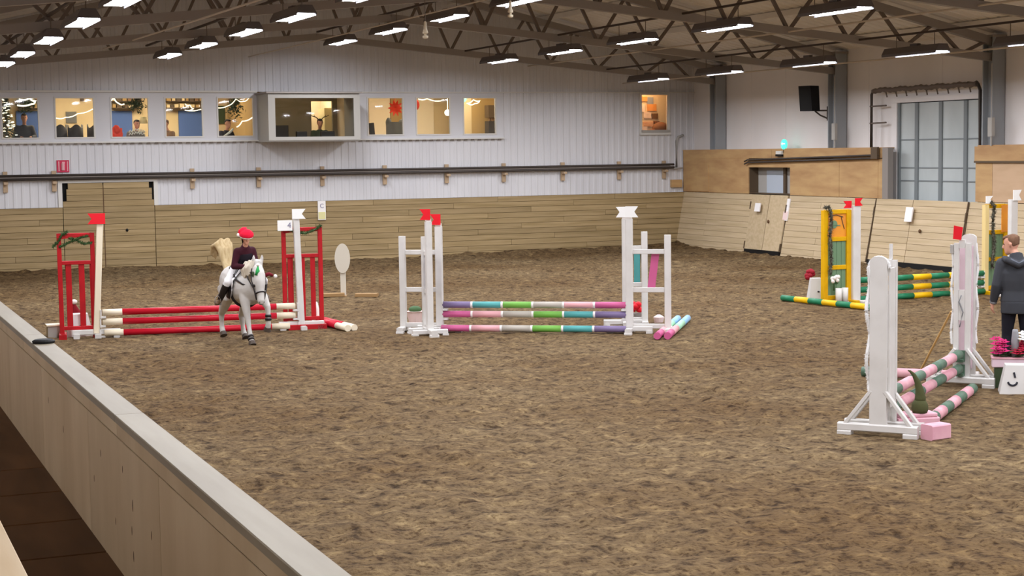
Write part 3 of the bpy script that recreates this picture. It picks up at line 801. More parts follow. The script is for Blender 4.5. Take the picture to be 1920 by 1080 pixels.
# letter placards on the kick boards
def placard(loc, rz, label, letter=None, low='yellow_flower', h=.5, w=.21, tl=0.0):
    t = thing('letter_placard', label, 'placard', loc, rz)
    ht = thing_child = bpy.data.objects.new('plate_tilt', None)
    bpy.data.objects.remove(ht)
    def P(x, y, z): return (x, y + math.tan(tl) * z, z)
    def slab(x0, x1, y0, y1, z0, z1, m, nm):
        mb = MB(); vs = [P(x, y, z) for z in (z0, z1) for x, y in ((x0, y0), (x1, y0), (x1, y1), (x0, y1))]
        mb.add(vs, [(3, 2, 1, 0), (4, 5, 6, 7), (0, 1, 5, 4), (1, 2, 6, 5), (2, 3, 7, 6), (3, 0, 4, 7)]); return obj(nm, mb, M[m], t)
    slab(-w / 2, w / 2, -.03, 0, 0, h, 'paper', 'plate')
    if low: slab(-w / 2 + .01, w / 2 - .01, -.036, -.03, .02, h * .42, low, 'picture')
    if letter:
        me = text_mesh(letter, .16, .002); me.materials.append(M['ink_soft'])
        o = link('letter', me, t, P(0, -.036, h * .74), (PI / 2 - tl, 0, 0))
placard((12.11, D - .09, 1.14), 0, 'white letter placard with yellow flowers on the end wall boards', 'C')
placard((22.86, 36.15, 1.0), -PI / 2, 'tall white placard right of the narrow kick-board door', None, 'paper_pink', .56, .22, tilt)
placard((22.80, 37.42, 1.2), -PI / 2, 'small square white notice on the left leaf of the narrow door', None, None, .22, .26, tilt)
placard((22.80, 30.88, 1.15), -PI / 2, 'white sheet on the wide boarded door', None, None, .33, .26, tilt)
# exit sign
t = thing('exit_sign', 'round glowing green emergency exit sign above the plywood', 'sign', (22.99, 36.42, 2.96))
mb = MB(); mb.tube([(-.02, 0, 0), (.02, 0, 0)], .13, 20, (0, 0, 1)); obj('glowing_disc', mb, M['exit'], t)
mb = MB(); mb.box(-.026, -.021, -.07, .05, .0, .03); mb.prism([(.05, -.03), (.1, .015), (.05, .06)], -.026, -.021, 'yz'); obj('arrow_mark', mb, M['exit_mark'], t)
mb = MB(); mb.box(-.02, .04, -.015, .015, -.22, -.1); obj('stem', mb, M['trim_grey'], t)
mb = MB(); mb.cbox(-.08, .0, .02, .28, -.26, -.17, .01); obj('lamp_box', mb, M['trim_white'], t)
mb = MB(); mb.box(-.08, .0, .0, .3, -.31, -.26); obj('lamp_base', mb, M['dark'], t)
# pipes on the plywood
t = thing('conduit_pair', 'pair of thin dark conduits along the plywood above the opening', 'pipe', (WX - .1, 0, 0))
for dz in (0, -.07):
    mb = MB(); mb.tube([(0, 38.25, 2.52 + dz), (0, 38.1, 2.56 + dz), (0, 32.2, 2.67 + dz)], .022, 8); obj('pipe', mb, M['pipe'], t, True)
mb = MB(); mb.box(-.03, .03, 32.2, 32.45, 2.58, 2.86); obj('junction_box', mb, M['frame_dark'], t)
# loudspeaker
t = thing('loudspeaker', 'black loudspeaker on a bracket by the second column from the corner', 'speaker', (22.75, 34.78, 4.08), math.radians(14))
mb = MB(); mb.prism([(-.19, -.32), (.19, -.32), (.19, .33), (-.19, .33)], -.16, .16, 'yz')
mb = MB(); mb.add([(-.2, -.20, -.31), (-.2, .20, -.31), (.14, .15, -.31), (.14, -.15, -.31), (-.26, -.20, .31), (-.26, .20, .31), (.10, .15, .31), (.10, -.15, .31)], [(3, 2, 1, 0), (4, 5, 6, 7), (0, 1, 5, 4), (1, 2, 6, 5), (2, 3, 7, 6), (3, 0, 4, 7)])
obj('cabinet', mb, M['speaker'], t)
mb = MB(); mb.tube([(-.235, 0, .02), (-.25, 0, .02)], .0, 4); mb = MB(); mb.add([(-.21, -.17, -.27), (-.21, .17, -.27), (-.262, .17, .27), (-.262, -.17, .27)], [(0, 1, 2, 3)]); obj('grille', mb, M['black'], t)
mb = MB(); mb.tube([(.1, -.05, -.3), (.25, -.22, -.3), (.3, -.30, -.3)], .02, 8); mb.tube([(.1, -.02, -.31), (.16, -.15, -.42), (.28, -.28, -.5)], .02, 8); mb.cbox(.26, .34, -.36, -.26, -.55, -.2, .005); obj('bracket', mb, M['pipe'], t)
# pipe frame and rolled net above the big door
t = thing('net_frame', 'black pipe frame with a rolled net above the big grey door', 'frame', (WW - .25, 0, 0))
mb = MB(); mb.tube([(0, 32.75, 2.85), (0, 32.75, 4.1), (0, 32.70, 4.17), (0, 32.3, 4.19)], .035, 8); obj('upright', mb, M['pipe'], t, True)
mb = MB(); mb.tube([(0, 28.78, 1.2), (0, 28.78, 4.05), (0, 28.85, 4.18), (0, 29.2, 4.22)], .04, 8); obj('upright', mb, M['pipe'], t, True)
pts = [(0, yy, 4.19 + .012 * math.sin(yy * 9)) for yy in np.linspace(32.7, 28.9, 40)]
mb = MB(); mb.tube(pts, [.05 + .018 * (i % 2) for i in range(40)], 8); obj('rolled_net', mb, M['steel_dark'], t, True)
for i in range(9):
    yy = 32.2 - i * .38; mb = MB(); mb.tube([(0, yy, 4.19), (.05, yy, 4.02)], .018, 6); obj('tie', mb, M['steel_dark'], t)
for z in (3.42, 3.82): mb = MB(); mb.tube([(-.02, 32.78, z), (.1, 32.3, z + .01)], .02, 6); obj('rung', mb, M['steel_dark'], t)

# ------------------------------------------------------------------ show-jump pieces
def pole(name, label, a, b, segs, r=.05, cat='pole', group=None, seam=None):
    """segs: list of (fraction, material key); optional thin seam rings"""
    a = V(a); b = V(b); L = (b - a).length; keys = []; mb = MB()
    t = 0; tot = sum(s[0] for s in segs); d = (b - a)
    items = []
    for i, (fr, k) in enumerate(segs):
        e = t + fr / tot
        if seam and i < len(segs) - 1: items.append((t, e - .012, k)); items.append((e - .012, e, seam))
        else: items.append((t, e, k))
        t = e
    for t0, t1, k in items:
        if k not in keys: keys.append(k)
        mb.tube([a + d * t0, a + d * t1], r, 14, (0, 0, 1), keys.index(k))
    o = obj(name, mb, [M[k] for k in keys])
    for p in o.data.polygons: p.use_smooth = len(p.vertices) == 4
    return tag(o, label, cat, group)
def flag(parent, x, z, mk, side, w=.2, h=.17, y=-.06, name='flag'):
    """swallow-tailed plate flag; side=+1 tail to +x"""
    s = side
    poly = [(x - s * .05, z), (x + s * (w - .05), z), (x + s * (w - .11), z + h / 2), (x + s * (w - .05), z + h), (x - s * .05, z + h)]
    mb = MB(); mb.prism(poly, y - .006, y + .006, 'xz'); return obj(name, mb, M[mk], parent)
def cup(parent, x, y, z, s, mk='white_paint'):
    mb = MB(); mb.cbox(x + s * .04 if s > 0 else x - .13, x + .13 if s > 0 else x - .04, y - .045, y + .045, z - .085, z - .055, .004); mb.cbox(x + s * .05 - .012, x + s * .05 + .012, y - .05, y + .05, z - .085, z + .05, .004)
    return obj('cup', mb, M[mk], parent)

def hyp(p, q): return math.atan2(q[1] - p[1], q[0] - p[0])
# --- red jump
RA, RB = (3.93, 26.50), (7.17, 26.05); rz = hyp(RA, RB)
for side, P0, lab in ((-1, RA, 'red winged jump standard with a red flag, left end of the red jump'), (1, RB, 'red winged jump standard with a white flag, right end of the red jump')):
    t = thing('jump_standard', lab, 'jump standard', (P0[0], P0[1], gz(*P0) - .01), rz, 'standards of the red jump')
    lean = .11 if side < 0 else -.05
    mb = MB(); mb.beam((0, 0, .08), (lean, 0, 1.87), .10, .12, (0, 1, 0), .008); obj('post', mb, M['white_paint'] if side > 0 else M['cream'], t)
    mb = MB(); mb.cbox(-.37, .37, -.05, .05, .06, .14, .008); obj('base_beam', mb, M['white_paint'], t)
    for x in (-.31, 0.02, .31):
        mb = MB(); mb.cbox(x - .05, x + .05, -.2 if abs(x) < .1 else -.09, .2 if abs(x) < .1 else .09, 0, .075, .012); obj('foot', mb, M['white_paint'], t)
    if side < 0: flag(t, lean + .03, 1.82, 'flagred', -1, .27, .17, -.08)
    else: flag(t, lean - .02, 1.83, 'flagwhite', 1, .22, .16, -.08)
    x0, x1, yo = (-.53, -.02, .04) if side < 0 else (-.24, .36, .16)
    fr = lambda a, b: (a, b)
    for x in (x0, x1):
        mb = MB(); mb.beam((x, yo, .0), (x, yo, 1.68), .07, .07, (0, 1, 0), .006); obj('upright', mb, M['red'], t)
    for z, h in ((1.645, .07), (1.21, .06), (.17, .06)):
        mb = MB(); mb.beam((x0, yo, z), (x1, yo, z), .06, h, (0, 0, 1), .006); obj('rail', mb, M['red'], t)
    ns = (.13, .33, .5) if side < 0 else (.1, .30, .47)
    for sx in ns:
        mb = MB(); mb.beam((x0 + sx, yo, .17), (x0 + sx, yo, 1.21), .09 if side < 0 or sx < .2 else .08, .025, (0, 1, 0), .004); obj('slat', mb, M['red'], t)
    mb = MB(); mb.cbox(x0 - .05 if side < 0 else x0 + .02, x0 + .07 if side < 0 else x1 + .05, yo - .25, yo + .25, .0, .09, .008); obj('frame_foot', mb, M['red'], t)
    mb = MB(); mb.beam((x0, yo - .02, 1.6), (x0 + (x1 - x0) * .95, yo - .02, 1.66), .03, .03, (0, 1, 0)); obj('top_brace', mb, M['red'], t)
    for z in (.40, .255, .09): cup(t, lean * z / 1.9, -.03, z, -side)
    if side > 0:
        mb = MB(); mb.box(-.36, -.12, -.08, -.06, 1.64, 1.81); obj('number_plate', mb, M['flagwhite'], t)
        me = text_mesh('4', .13, .003); me.materials.append(M['ink_soft']); link('number', me, t, (-.17, -.085, 1.725), (PI / 2, 0, 0))
def rp(s, z, o=0.0):   # point along the red jump line
    dx, dy = math.cos(rz), math.sin(rz); return (RA[0] + dx * s - dy * o, RA[1] + dy * s + dx * o, z)
Lr = math.dist(RA, RB)
for z, nm, off, s0, s1 in ((.40, 'top', -.02, .1, Lr - .1), (.25, 'middle', -.02, .1, Lr - .1), (.075, 'lowest', -.06, .12, Lr - .2)):
    pole('jump_pole', 'red jump pole with white ends, %s of the red jump' % nm, rp(s0, z, off), rp(s1, z - .01, off), [(.1, 'cream'), (.8, 'redpole'), (.1, 'cream')], .052, group='poles of the red jump')
for i, (a, b) in enumerate((((7.62, 27.0, .06), (7.72, 25.25, .06)), ((7.74, 27.0, .06), (7.84, 25.28, .06)))):
    pole('ground_pole', 'red ground pole with white end right of the red jump, %s one' % ('left' if i == 0 else 'right'), a, b, [(.72, 'redpole'), (.28, 'cream')], .055, group='red poles lying on the ground')
# greenery on the red frames
def garland(name, label, paths, mk, r=.02, blades=900, parent=None, spread=.05, cat='garland'):
    mb = MB()
    for pts in paths:
        mb.tube(pts, r * .5, 6)
        P = [V(p) for p in pts]; seg = [(P[i + 1] - P[i]).length for i in range(len(P) - 1)]; tot = sum(seg)
        nb = int(blades * tot)
        for _ in range(nb):
            u = random.random() * tot; i = 0
            while u > seg[i] and i < len(seg) - 1: u -= seg[i]; i += 1
            p = P[i].lerp(P[i + 1], min(u / seg[i], 1))
            d = V((random.gauss(0, 1), random.gauss(0, 1), random.gauss(0, 1))).normalized() * spread * random.uniform(.5, 1)
            q = V((random.gauss(0, 1), random.gauss(0, 1), random.gauss(0, 1))).normalized() * spread * .16
            mb.add([p - q, p + q, p + d], [(0, 1, 2)])
    o = obj(name, mb, M[mk], parent)
    return tag(o, label, cat) if parent is None else o
lx0 = -.53
def loc2(P0, rz_, x, y, z): 
    c, s = math.cos(rz_), math.sin(rz_); return (P0[0] + x * c - y * s, P0[1] + x * s + y * c, z)
L_ = lambda x, y, z: loc2(RA, rz, x, y, z)
garland('garland', 'green garland twisted over the top of the left red frame', [[L_(lx0 - .1, 0, 1.46), L_(lx0, 0, 1.56), L_(lx0 + .05, .0, 1.66), L_(lx0 + .14, 0, 1.7)], [L_(lx0, 0, 1.46), L_(lx0 + .2, 0, 1.55), L_(lx0 + .32, 0, 1.6), L_(lx0 + .45, 0, 1.63)], [L_(lx0 + .15, 0, 1.6), L_(lx0 + .28, 0, 1.56), L_(lx0 + .38, 0, 1.5), L_(lx0 + .5, 0, 1.52)]], 'green_tinsel', .03, 900, None, .055)
L_ = lambda x, y, z: loc2(RB, rz, x, y, z)
garland('garland', 'green garland along the top rail of the right red frame', [[L_(-.32, .1, 1.64), L_(-.2, .1, 1.66), L_(-.05, .1, 1.6), L_(.1, .1, 1.57), L_(.26, .1, 1.62), L_(.38, .1, 1.7)]], 'green_tinsel', .03, 900, None, .06)
# number block and santa-hat figure behind the left frame
def number_block(loc, rz_, label, w=.34, h=.34, mark=None, mcol='ink', body='white_paint'):
    t = thing('number_block', label, 'number block', loc, rz_)
    a, b = w / 2, w / 2 * .62
    mb = MB(); mb.add([(-a, -a, 0), (a, -a, 0), (a, a, 0), (-a, a, 0), (-b, -b, h), (b, -b, h), (b, b, h), (-b, b, h)], [(3, 2, 1, 0), (4, 5, 6, 7), (0, 1, 5, 4), (1, 2, 6, 5), (2, 3, 7, 6), (3, 0, 4, 7)])
    obj('body', mb, M[body], t)
    if mark:
        yy = lambda z: -a + (a - b) * z / h - .004
        mb = MB(); P_ = [(x * w, yy(z * h), z * h) for x, z in mark]; mb.tube(P_, .014, 6); obj('mark', mb, M[mcol], t)
    return t
number_block((3.74, 27.02, gz(3.74, 27.02) - .01), -.1, 'white number block behind the left red frame', .42, .36, [(-.16, .3), (.02, .5), (.03, .3)])
t = thing('santa_figure', 'small figure with a red hat and white bobble behind the left red frame', 'figure', (3.72, 27.42, gz(3.72, 27.42)), 0)
mb = MB(); mb.lathe([(.10, .34), (.12, .42), (.10, .5), (.05, .6), (.02, .66)], 14); obj('hat', mb, mat('dark_red_felt', '#7a0d18', .9), t, True)
mb = MB(); mb.ell((0, 0, .7), (.06, .06, .055)); obj('bobble', mb, M['pom'], t, True)
mb = MB(); mb.lathe([(.11, .0), (.12, .1), (.11, .25), (.09, .34)], 14); obj('body', mb, M['paper_pink'], t, True)
t.scale = (.9, .9, .74)
t = thing('grey_crate', 'small grey crate with a pale lid left of the red jump', 'crate', (3.33, 26.95, gz(3.33, 26.95) - .01), 0)
mb = MB(); mb.cbox(-.11, .11, -.1, .1, 0, .2, .01); obj('box', mb, M['trim_grey'], t)
mb = MB(); mb.cbox(-.13, .13, -.12, .12, .2, .23, .006); obj('lid', mb, M['cream'], t)
t = thing('bobble_cone', 'small white cone behind the right red frame', 'cone', (7.62, 26.72, gz(7.6, 26.7)), 0)
mb = MB(); mb.lathe([(.09, 0), (.075, .1), (.05, .26), (.02, .38)], 14); obj('cone', mb, M['pom'], t, True)
mb = MB(); mb.cbox(-.11, .11, -.11, .11, -.0, .03, .005); obj('base', mb, M['trim_white'], t)

# --- oval sign on a post, boards on the sand
t = thing('oval_sign', 'blank white oval board on a white post right of the red jump', 'sign', (9.62, 31.74, gz(9.62, 31.74) - .02), -.35)
mb = MB(); pts = [(.155 * math.cos(a), .78 + .30 * math.sin(a)) for a in np.linspace(0, 2 * PI, 32, endpoint=False)]
mb.prism(pts, -.02, .01, 'xz'); obj('oval_board', mb, M['sign_cream'], t)
mb = MB(); mb.cbox(-.05, .06, .012, .05, 0, .9, .006); obj('post', mb, M['sign_cream'], t)
mb = MB(); mb.cbox(-.06, .07, -.2, .2, 0, .03, .005); obj('foot', mb, M['brownboard'], t)
for (x, y, rr, L, lab) in ((9.40, 31.66, -.2, .42, 'short brown board on the sand left of the oval sign'), (9.98, 31.3, -.55, .45, 'short brown board on the sand right of the oval sign')):
    mb = MB(); mb.cbox(-L / 2, L / 2, -.09, .09, 0, .07, .006)
    tag(obj('loose_board', mb, M['brownboard'], None, False, (x, y, gz(x, y)), (0, 0, rr)), lab, 'board', 'boards by the oval sign')

# --- rainbow jump
MA, MBp = (9.04, 24.55), (11.66, 22.95)
MA = (9.03, 24.50); MBp = (11.59, 22.84); rz = hyp(MA, MBp); Lm = math.dist(MA, MBp)
def wing_white(P0, lab, side, rzz, group, ow=.58, fill=None, flagm='flagred', tall=1.72, flag_side=None, mid=False, wall=.11, flag_rot=0.0):
    t = thing('jump_standard', lab, 'jump standard', (P0[0], P0[1], gz(*P0) - .01), rzz, group)
    s = side
    mb = MB(); mb.cbox(-wall / 2, wall / 2, -.05, .05, .05, tall, .008); obj('post', mb, M['white_paint'], t)
    mb = MB(); mb.cbox(-wall / 2 + .01, wall / 2 - .01, -.04, .04, tall, tall + .05, .008); obj('post_cap', mb, M['c_white'], t)
    xo = s * ow
    mb = MB(); mb.cbox(xo - .05, xo + .05, -.045, .045, .03, 1.55, .008); obj('outer_post', mb, M['white_paint'], t)
    for z in (1.29, .69, .12):
        mb = MB(); mb.beam((0, 0, z), (xo, 0, z), .04, .075, (0, 0, 1), .006); obj('rail', mb, M['white_paint'], t)
    if mid:
        mb = MB(); mb.cbox(xo * .55 - .04, xo * .55 + .04, -.075, -.022, .14, 1.56, .006); obj('middle_post', mb, M['white_paint'], t)
    for x in (0, xo):
        mb = MB(); mb.cbox(x - .05, x + .05, -.28, .28, .03, .1, .01); obj('foot_beam', mb, M['white_paint'], t)
        for yy in (-.24, .24):
            mb = MB(); mb.cbox(x - .06, x + .06, yy - .05, yy + .05, 0, .04, .008); obj('foot', mb, M['white_paint'], t)
    mb = MB(); mb.cbox(-.36, .36, -.05, .05, .04, .12, .01); obj('base_beam', mb, M['white_paint'], t)
    for xx in (-.31, .31): mb = MB(); mb.cbox(xx - .05, xx + .05, -.07, .07, 0, .05, .008); obj('foot', mb, M['white_paint'], t)
    if fill:
        for (f0, f1, z0, z1, mk, dx) in fill:
            mb = MB(); mb.beam((xo * f0, .06, z0), (xo * f0 + dx, .06, z1), abs(f1) * ow, .018, (0, 1, 0), .003); obj('infill_board', mb, M[mk], t)
    if flagm: fo = flag(t, 0, tall + .03, flagm, flag_side or s, .2 if flagm == 'flagwhite' else .17, .17, -.06); fo.rotation_euler = (0, 0, flag_rot)
    return t
g1 = 'standards of the rainbow jump'
tA = wing_white(MA, 'white jump standard with an orange-red flag carrying the left pole ends', -1, rz, g1, .60, None, 'flagred', 1.70, -1)
tB = wing_white(MBp, 'white jump standard with white flag carrying the right ends of the rainbow poles', 1, rz, g1, .60, [(.56, .2, .71, 1.26, 'c_hpink', .07)], 'flagwhite', 1.80, 1)
SA = (8.72, 24.12); SB = (11.98, 23.75)
ra = math.radians(-98)
wing_white(SA, 'spare white standard with a dark red flag standing in front at left', -1, ra, g1, .34, [(.5, .6, .72, 1.26, 'greyviolet', 0)], 'flagred', 1.80, -1, flag_rot=rz - ra)
wing_white(SB, 'spare white standard with a teal board standing behind at right', 1, rz + .15, g1, .31, [(.62, .33, .71, 1.26, 'c_teal', 0)], 'flagwhite', 1.76, -1)
def mp(s, z, o=0.0):
    dx, dy = math.cos(rz), math.sin(rz); return (MA[0] + dx * s - dy * o, MA[1] + dy * s + dx * o, z)
c6 = ['c_purple', 'c_teal', 'c_green', 'c_grey', 'c_lpink', 'c_hpink']
for z, nm, cs in ((.44, 'top', c6), (.29, 'middle', c6[::-1]), (.075, 'lowest', c6[::-1])):
    off = -.0 if nm != 'lowest' else -.12
    pole('jump_pole', 'rainbow banded jump pole, %s of the middle jump' % nm, mp(.05, z, off), mp(Lm - .05, z, off), [(1, k) for k in cs], .052, group='poles of the rainbow jump', seam='c_white')
for z in (.44, .29):
    cup(tA, 0, -.0, z, 1); cup(tB, 0, -.0, z, -1)
for i, (a, b) in enumerate((((11.55, 21.85, .055), (13.05, 23.95, .055)), ((11.69, 21.78, .055), (13.22, 23.92, .055)))):
    pole('ground_pole', 'pink and mint ground pole by the rainbow jump, %s one' % ('left' if i == 0 else 'right'), a, b, [(.18, 'c_hpink'), (.22, 'c_lpink'), (.3, 'c_mint'), (.3, 'c_sky')], .056, group='pastel poles lying on the ground')
t = thing('flower_pot', 'red flower in a grey pot behind the right rainbow standard', 'flower pot', (12.32, 24.05, gz(12.3, 24.0)), 0)
mb = MB(); mb.lathe([(.08, 0), (.11, .16), (.1, .16)], 12); obj('pot', mb, M['steel'], t)
mb = MB()
for i in range(9): a = i * .7; mb.ell((.06 * math.cos(a), .06 * math.sin(a), .22 + .03 * (i % 4)), (.06, .06, .05), 8, 6)
obj('flower_head', mb, M['flagred'], t, True)
mb = MB(); mb.lathe([(.07, 0), (.09, .1), (.03, .14)], 12); tag(obj('small_pot', mb, M['paper_pink'], None, False, (12.72, 24.0, gz(12.7, 24.0))), 'tiny pale pot at the foot of the right rainbow standard', 'pot')
t = thing('flower_pot', 'pale pink pot with a wide rim behind the left rainbow standard', 'flower pot', (9.05, 25.75, gz(9, 25.7)), 0)
mb = MB(); mb.lathe([(.1, 0), (.14, .2), (.16, .22), (.12, .22)], 14); obj('pot', mb, M['paper_pink'], t)
mb = MB(); mb.ell((0, 0, .25), (.11, .11, .06)); obj('plant', mb, M['leaf'], t, True)

# --- yellow and green jump
YA, YB = (17.42, 25.28), (20.56, 25.42); rz = hyp(YA, YB); Ly = math.dist(YA, YB)
def slat_panel(t, x0, x1, yo, z0, z1, n):
    w = (x1 - x0) / n
    for i in range(n):
        mb = MB(); mb.cbox(x0 + i * w + .006, x0 + (i + 1) * w - .006, yo - .012, yo + .012, z0, z1, .003); obj('slat', mb, M['slatgreen'], t)
for side, P0, lab in ((-1, YA, 'yellow framed jump standard with orange panel and two red flags'), (1, YB, 'yellow framed jump standard with white flags behind the man')):
    t = thing('jump_standard', lab, 'jump standard', (P0[0], P0[1], gz(*P0) - .01), rz, 'standards of the yellow jump')
    if side < 0: x0, x1, px, pyo = -.62, -.10, .03, -.06
    else: x0, x1, px, pyo = .0, .48, .22, -.5
    yo = 0.0
    mb = MB(); mb.cbox(x0 - .05, x0 + .05, -.05, .05, .04, 1.73, .008); obj('upright', mb, M['yellow'] if side < 0 else M['paleyellow'], t)
    mb = MB(); mb.cbox(x1 - .05, x1 + .05, -.05, .05, .04, 1.73, .008); obj('upright', mb, M['yellow'], t)
    for z in (1.70, 1.20, .68, .13):
        mb = MB(); mb.beam((x0, 0, z), (x1, 0, z), .06, .08, (0, 0, 1), .006); obj('rail', mb, M['yellow'], t)
    if side < 0:
        mb = MB(); mb.cbox(x0 + .05, x1 - .05, -.01, .012, 1.24, 1.66, .003); obj('picture_panel', mb, M['orange'], t)
        mb = MB(); mb.tube([(x0 + .2, -.018, 1.47), (x0 + .2, -.012, 1.47)], .075, 14); mb.box(x0 + .13, x0 + .34, -.018, -.012, 1.44, 1.46); obj('emblem', mb, M['slatgreen'], t)
        mb = MB(); mb.tube([(x0 + .1, -.015, 1.62), (x0 + .25, -.015, 1.64), (x0 + .4, -.015, 1.6)], .008, 6); mb.tube([(x0 + .36, -.015, 1.6), (x0 + .43, -.015, 1.38)], .008, 6); obj('drawn_lines', mb, M['frame_dark'], t)
    else:
        mb = MB(); mb.cbox(x1 - .13, x1 + .05, -.06, -.04, 1.2, 1.72, .003); obj('picture_panel', mb, M['orange'], t)
    slat_panel(t, x0 + .05, x1 - .05, .0, .72, 1.16, 4); slat_panel(t, x0 + .05, x1 - .05, .0, .17, .64, 4)
    for x in (x0, x1):
        mb = MB(); mb.cbox(x - .05, x + .05, -.3, .3, 0, .08, .01); obj('foot_beam', mb, M['yellow'], t)
    mb = MB(); mb.cbox(px - .085, px + .085, pyo - .05, pyo + .05, .03, 1.80 if side < 0 else 1.84, .01); obj('post', mb, M['white_paint'], t)
    mb = MB(); mb.cbox(px - .06, px + .06, pyo - .35, pyo + .35, 0, .07, .01); mb.cbox(px - .4, px + .4, pyo - .05, pyo + .05, .0, .06, .01); obj('post_foot', mb, M['white_paint'], t)
    if side < 0:
        flag(t, px - .01, 1.80, 'flagred', 1, .17, .14, pyo - .06); flag(t, px - .13, 1.76, 'flagred', -1, .18, .13, pyo + .02)
        for z in (.41, .23): cup(t, px, 0, z, 1)
    else:
        flag(t, px, 1.82, 'flagwhite', 1, .2, .2, pyo - .06); flag(t, x0, 1.76, 'flagwhite', 1, .17, .14, -.06)
        for z in (.41, .23): cup(t, x0, 0, z, -1)
def yp(s, z, o=0.0):
    dx, dy = math.cos(rz), math.sin(rz); return (YA[0] + dx * s - dy * o, YA[1] + dy * s + dx * o, z)
gy = [(.8, 'ygreen'), (.8, 'ypole'), (.8, 'ygreen'), (.8, 'ypole'), (.8, 'ygreen'), (.8, 'ypole'), (.8, 'ygreen')]
for z, nm, o in ((.41, 'top', 0), (.23, 'middle', 0), (.065, 'lowest', -.03)):
    pole('jump_pole', 'green and yellow banded pole, %s of the yellow jump' % nm, yp(.1, z, o), yp(Ly - .05, z, o), gy, .055, group='poles of the yellow jump')
pole('ground_pole', 'green and yellow pole lying on sand in front of the yellow standard', (16.47, 26.15, .07), (16.90, 23.35, .06), [(1, 'ygreen'), (1, 'ypole'), (1, 'ygreen'), (1, 'ypole'), (1, 'ygreen'), (1, 'ypole'), (1.6, 'ygreen')], .055)
L_ = lambda x, y, z: loc2(YA, rz, x, y, z)
garland('garland', 'dark garland hanging down the left yellow frame', [[L_(-.64, -.03, 1.77), L_(-.6, -.09, 1.79), L_(-.55, -.09, 1.7)] + [L_(-.55 + .015 * math.sin(z * 9), -.09, z) for z in np.linspace(1.6, .55, 12)]], 'dark_tinsel', .05, 900, None, .075)
L_ = lambda x, y, z: loc2(YB, rz, x, y, z)
garland('garland', 'dark garland hanging down the yellow frame behind the man', [[L_(.06, -.07, 1.78), L_(.1, -.09, 1.74)] + [L_(.12 + .02 * math.sin(z * 8), -.09, z) for z in np.linspace(1.7, .5, 12)]], 'dark_tinsel', .05, 900, None, .075)
t = thing('flower_bunch', 'white flowers tied to the garland of the left yellow frame', 'flowers', loc2(YA, rz, -.50, -.14, .46))
mb = MB()
for i in range(8): mb.ell((random.uniform(-.1, .1), random.uniform(-.03, .03), random.uniform(-.06, .06)), (.04, .03, .04), 8, 6)
obj('petals', mb, M['pom'], t, True)
mb = MB(); mb.tube([(0, .02, -.2), (0, .01, .02)], .02, 6); mb.ell((.05, .02, -.06), (.05, .01, .03)); obj('leaves', mb, M['leaf'], t, True)
for i, x in enumerate((-.42, -.28)):
    mb = MB(); mb.lathe([(.055, 0), (.06, .30), (.05, .30), (.045, .02)], 14)
    p = loc2(YA, rz, x, -.16, 0); tag(obj('white_jar', mb, M['trim_white'], None, True, (p[0], p[1], gz(p[0], p[1]) + .0)), 'white jar at the foot of the left yellow frame, %s of two' % ('left' if i == 0 else 'right'), 'jar', 'white jars by the yellow frame')
number_block((17.20, 26.15, gz(17.2, 26.15) - .01), -.4, 'white number block left of the yellow frame', .3, .42, [(.05, .42), (.16, .40)], 'ink')
t = thing('red_flower', 'dark red flower on a stem left of the yellow frame', 'flower', (17.25, 26.42, gz(17.25, 26.42) - .2), 0)
mb = MB(); mb.tube([(0, 0, .15), (0, 0, .62)], .012, 6); obj('stem', mb, M['leaf'], t)
mb = MB()
for i in range(7): a = i * .9; mb.ell((.06 * math.cos(a), .02 * math.sin(a), .68 + .06 * math.sin(a * 1.3)), (.06, .05, .05), 8, 6)
obj('petals', mb, mat('dark_red', '#8f1222', .7), t, True)

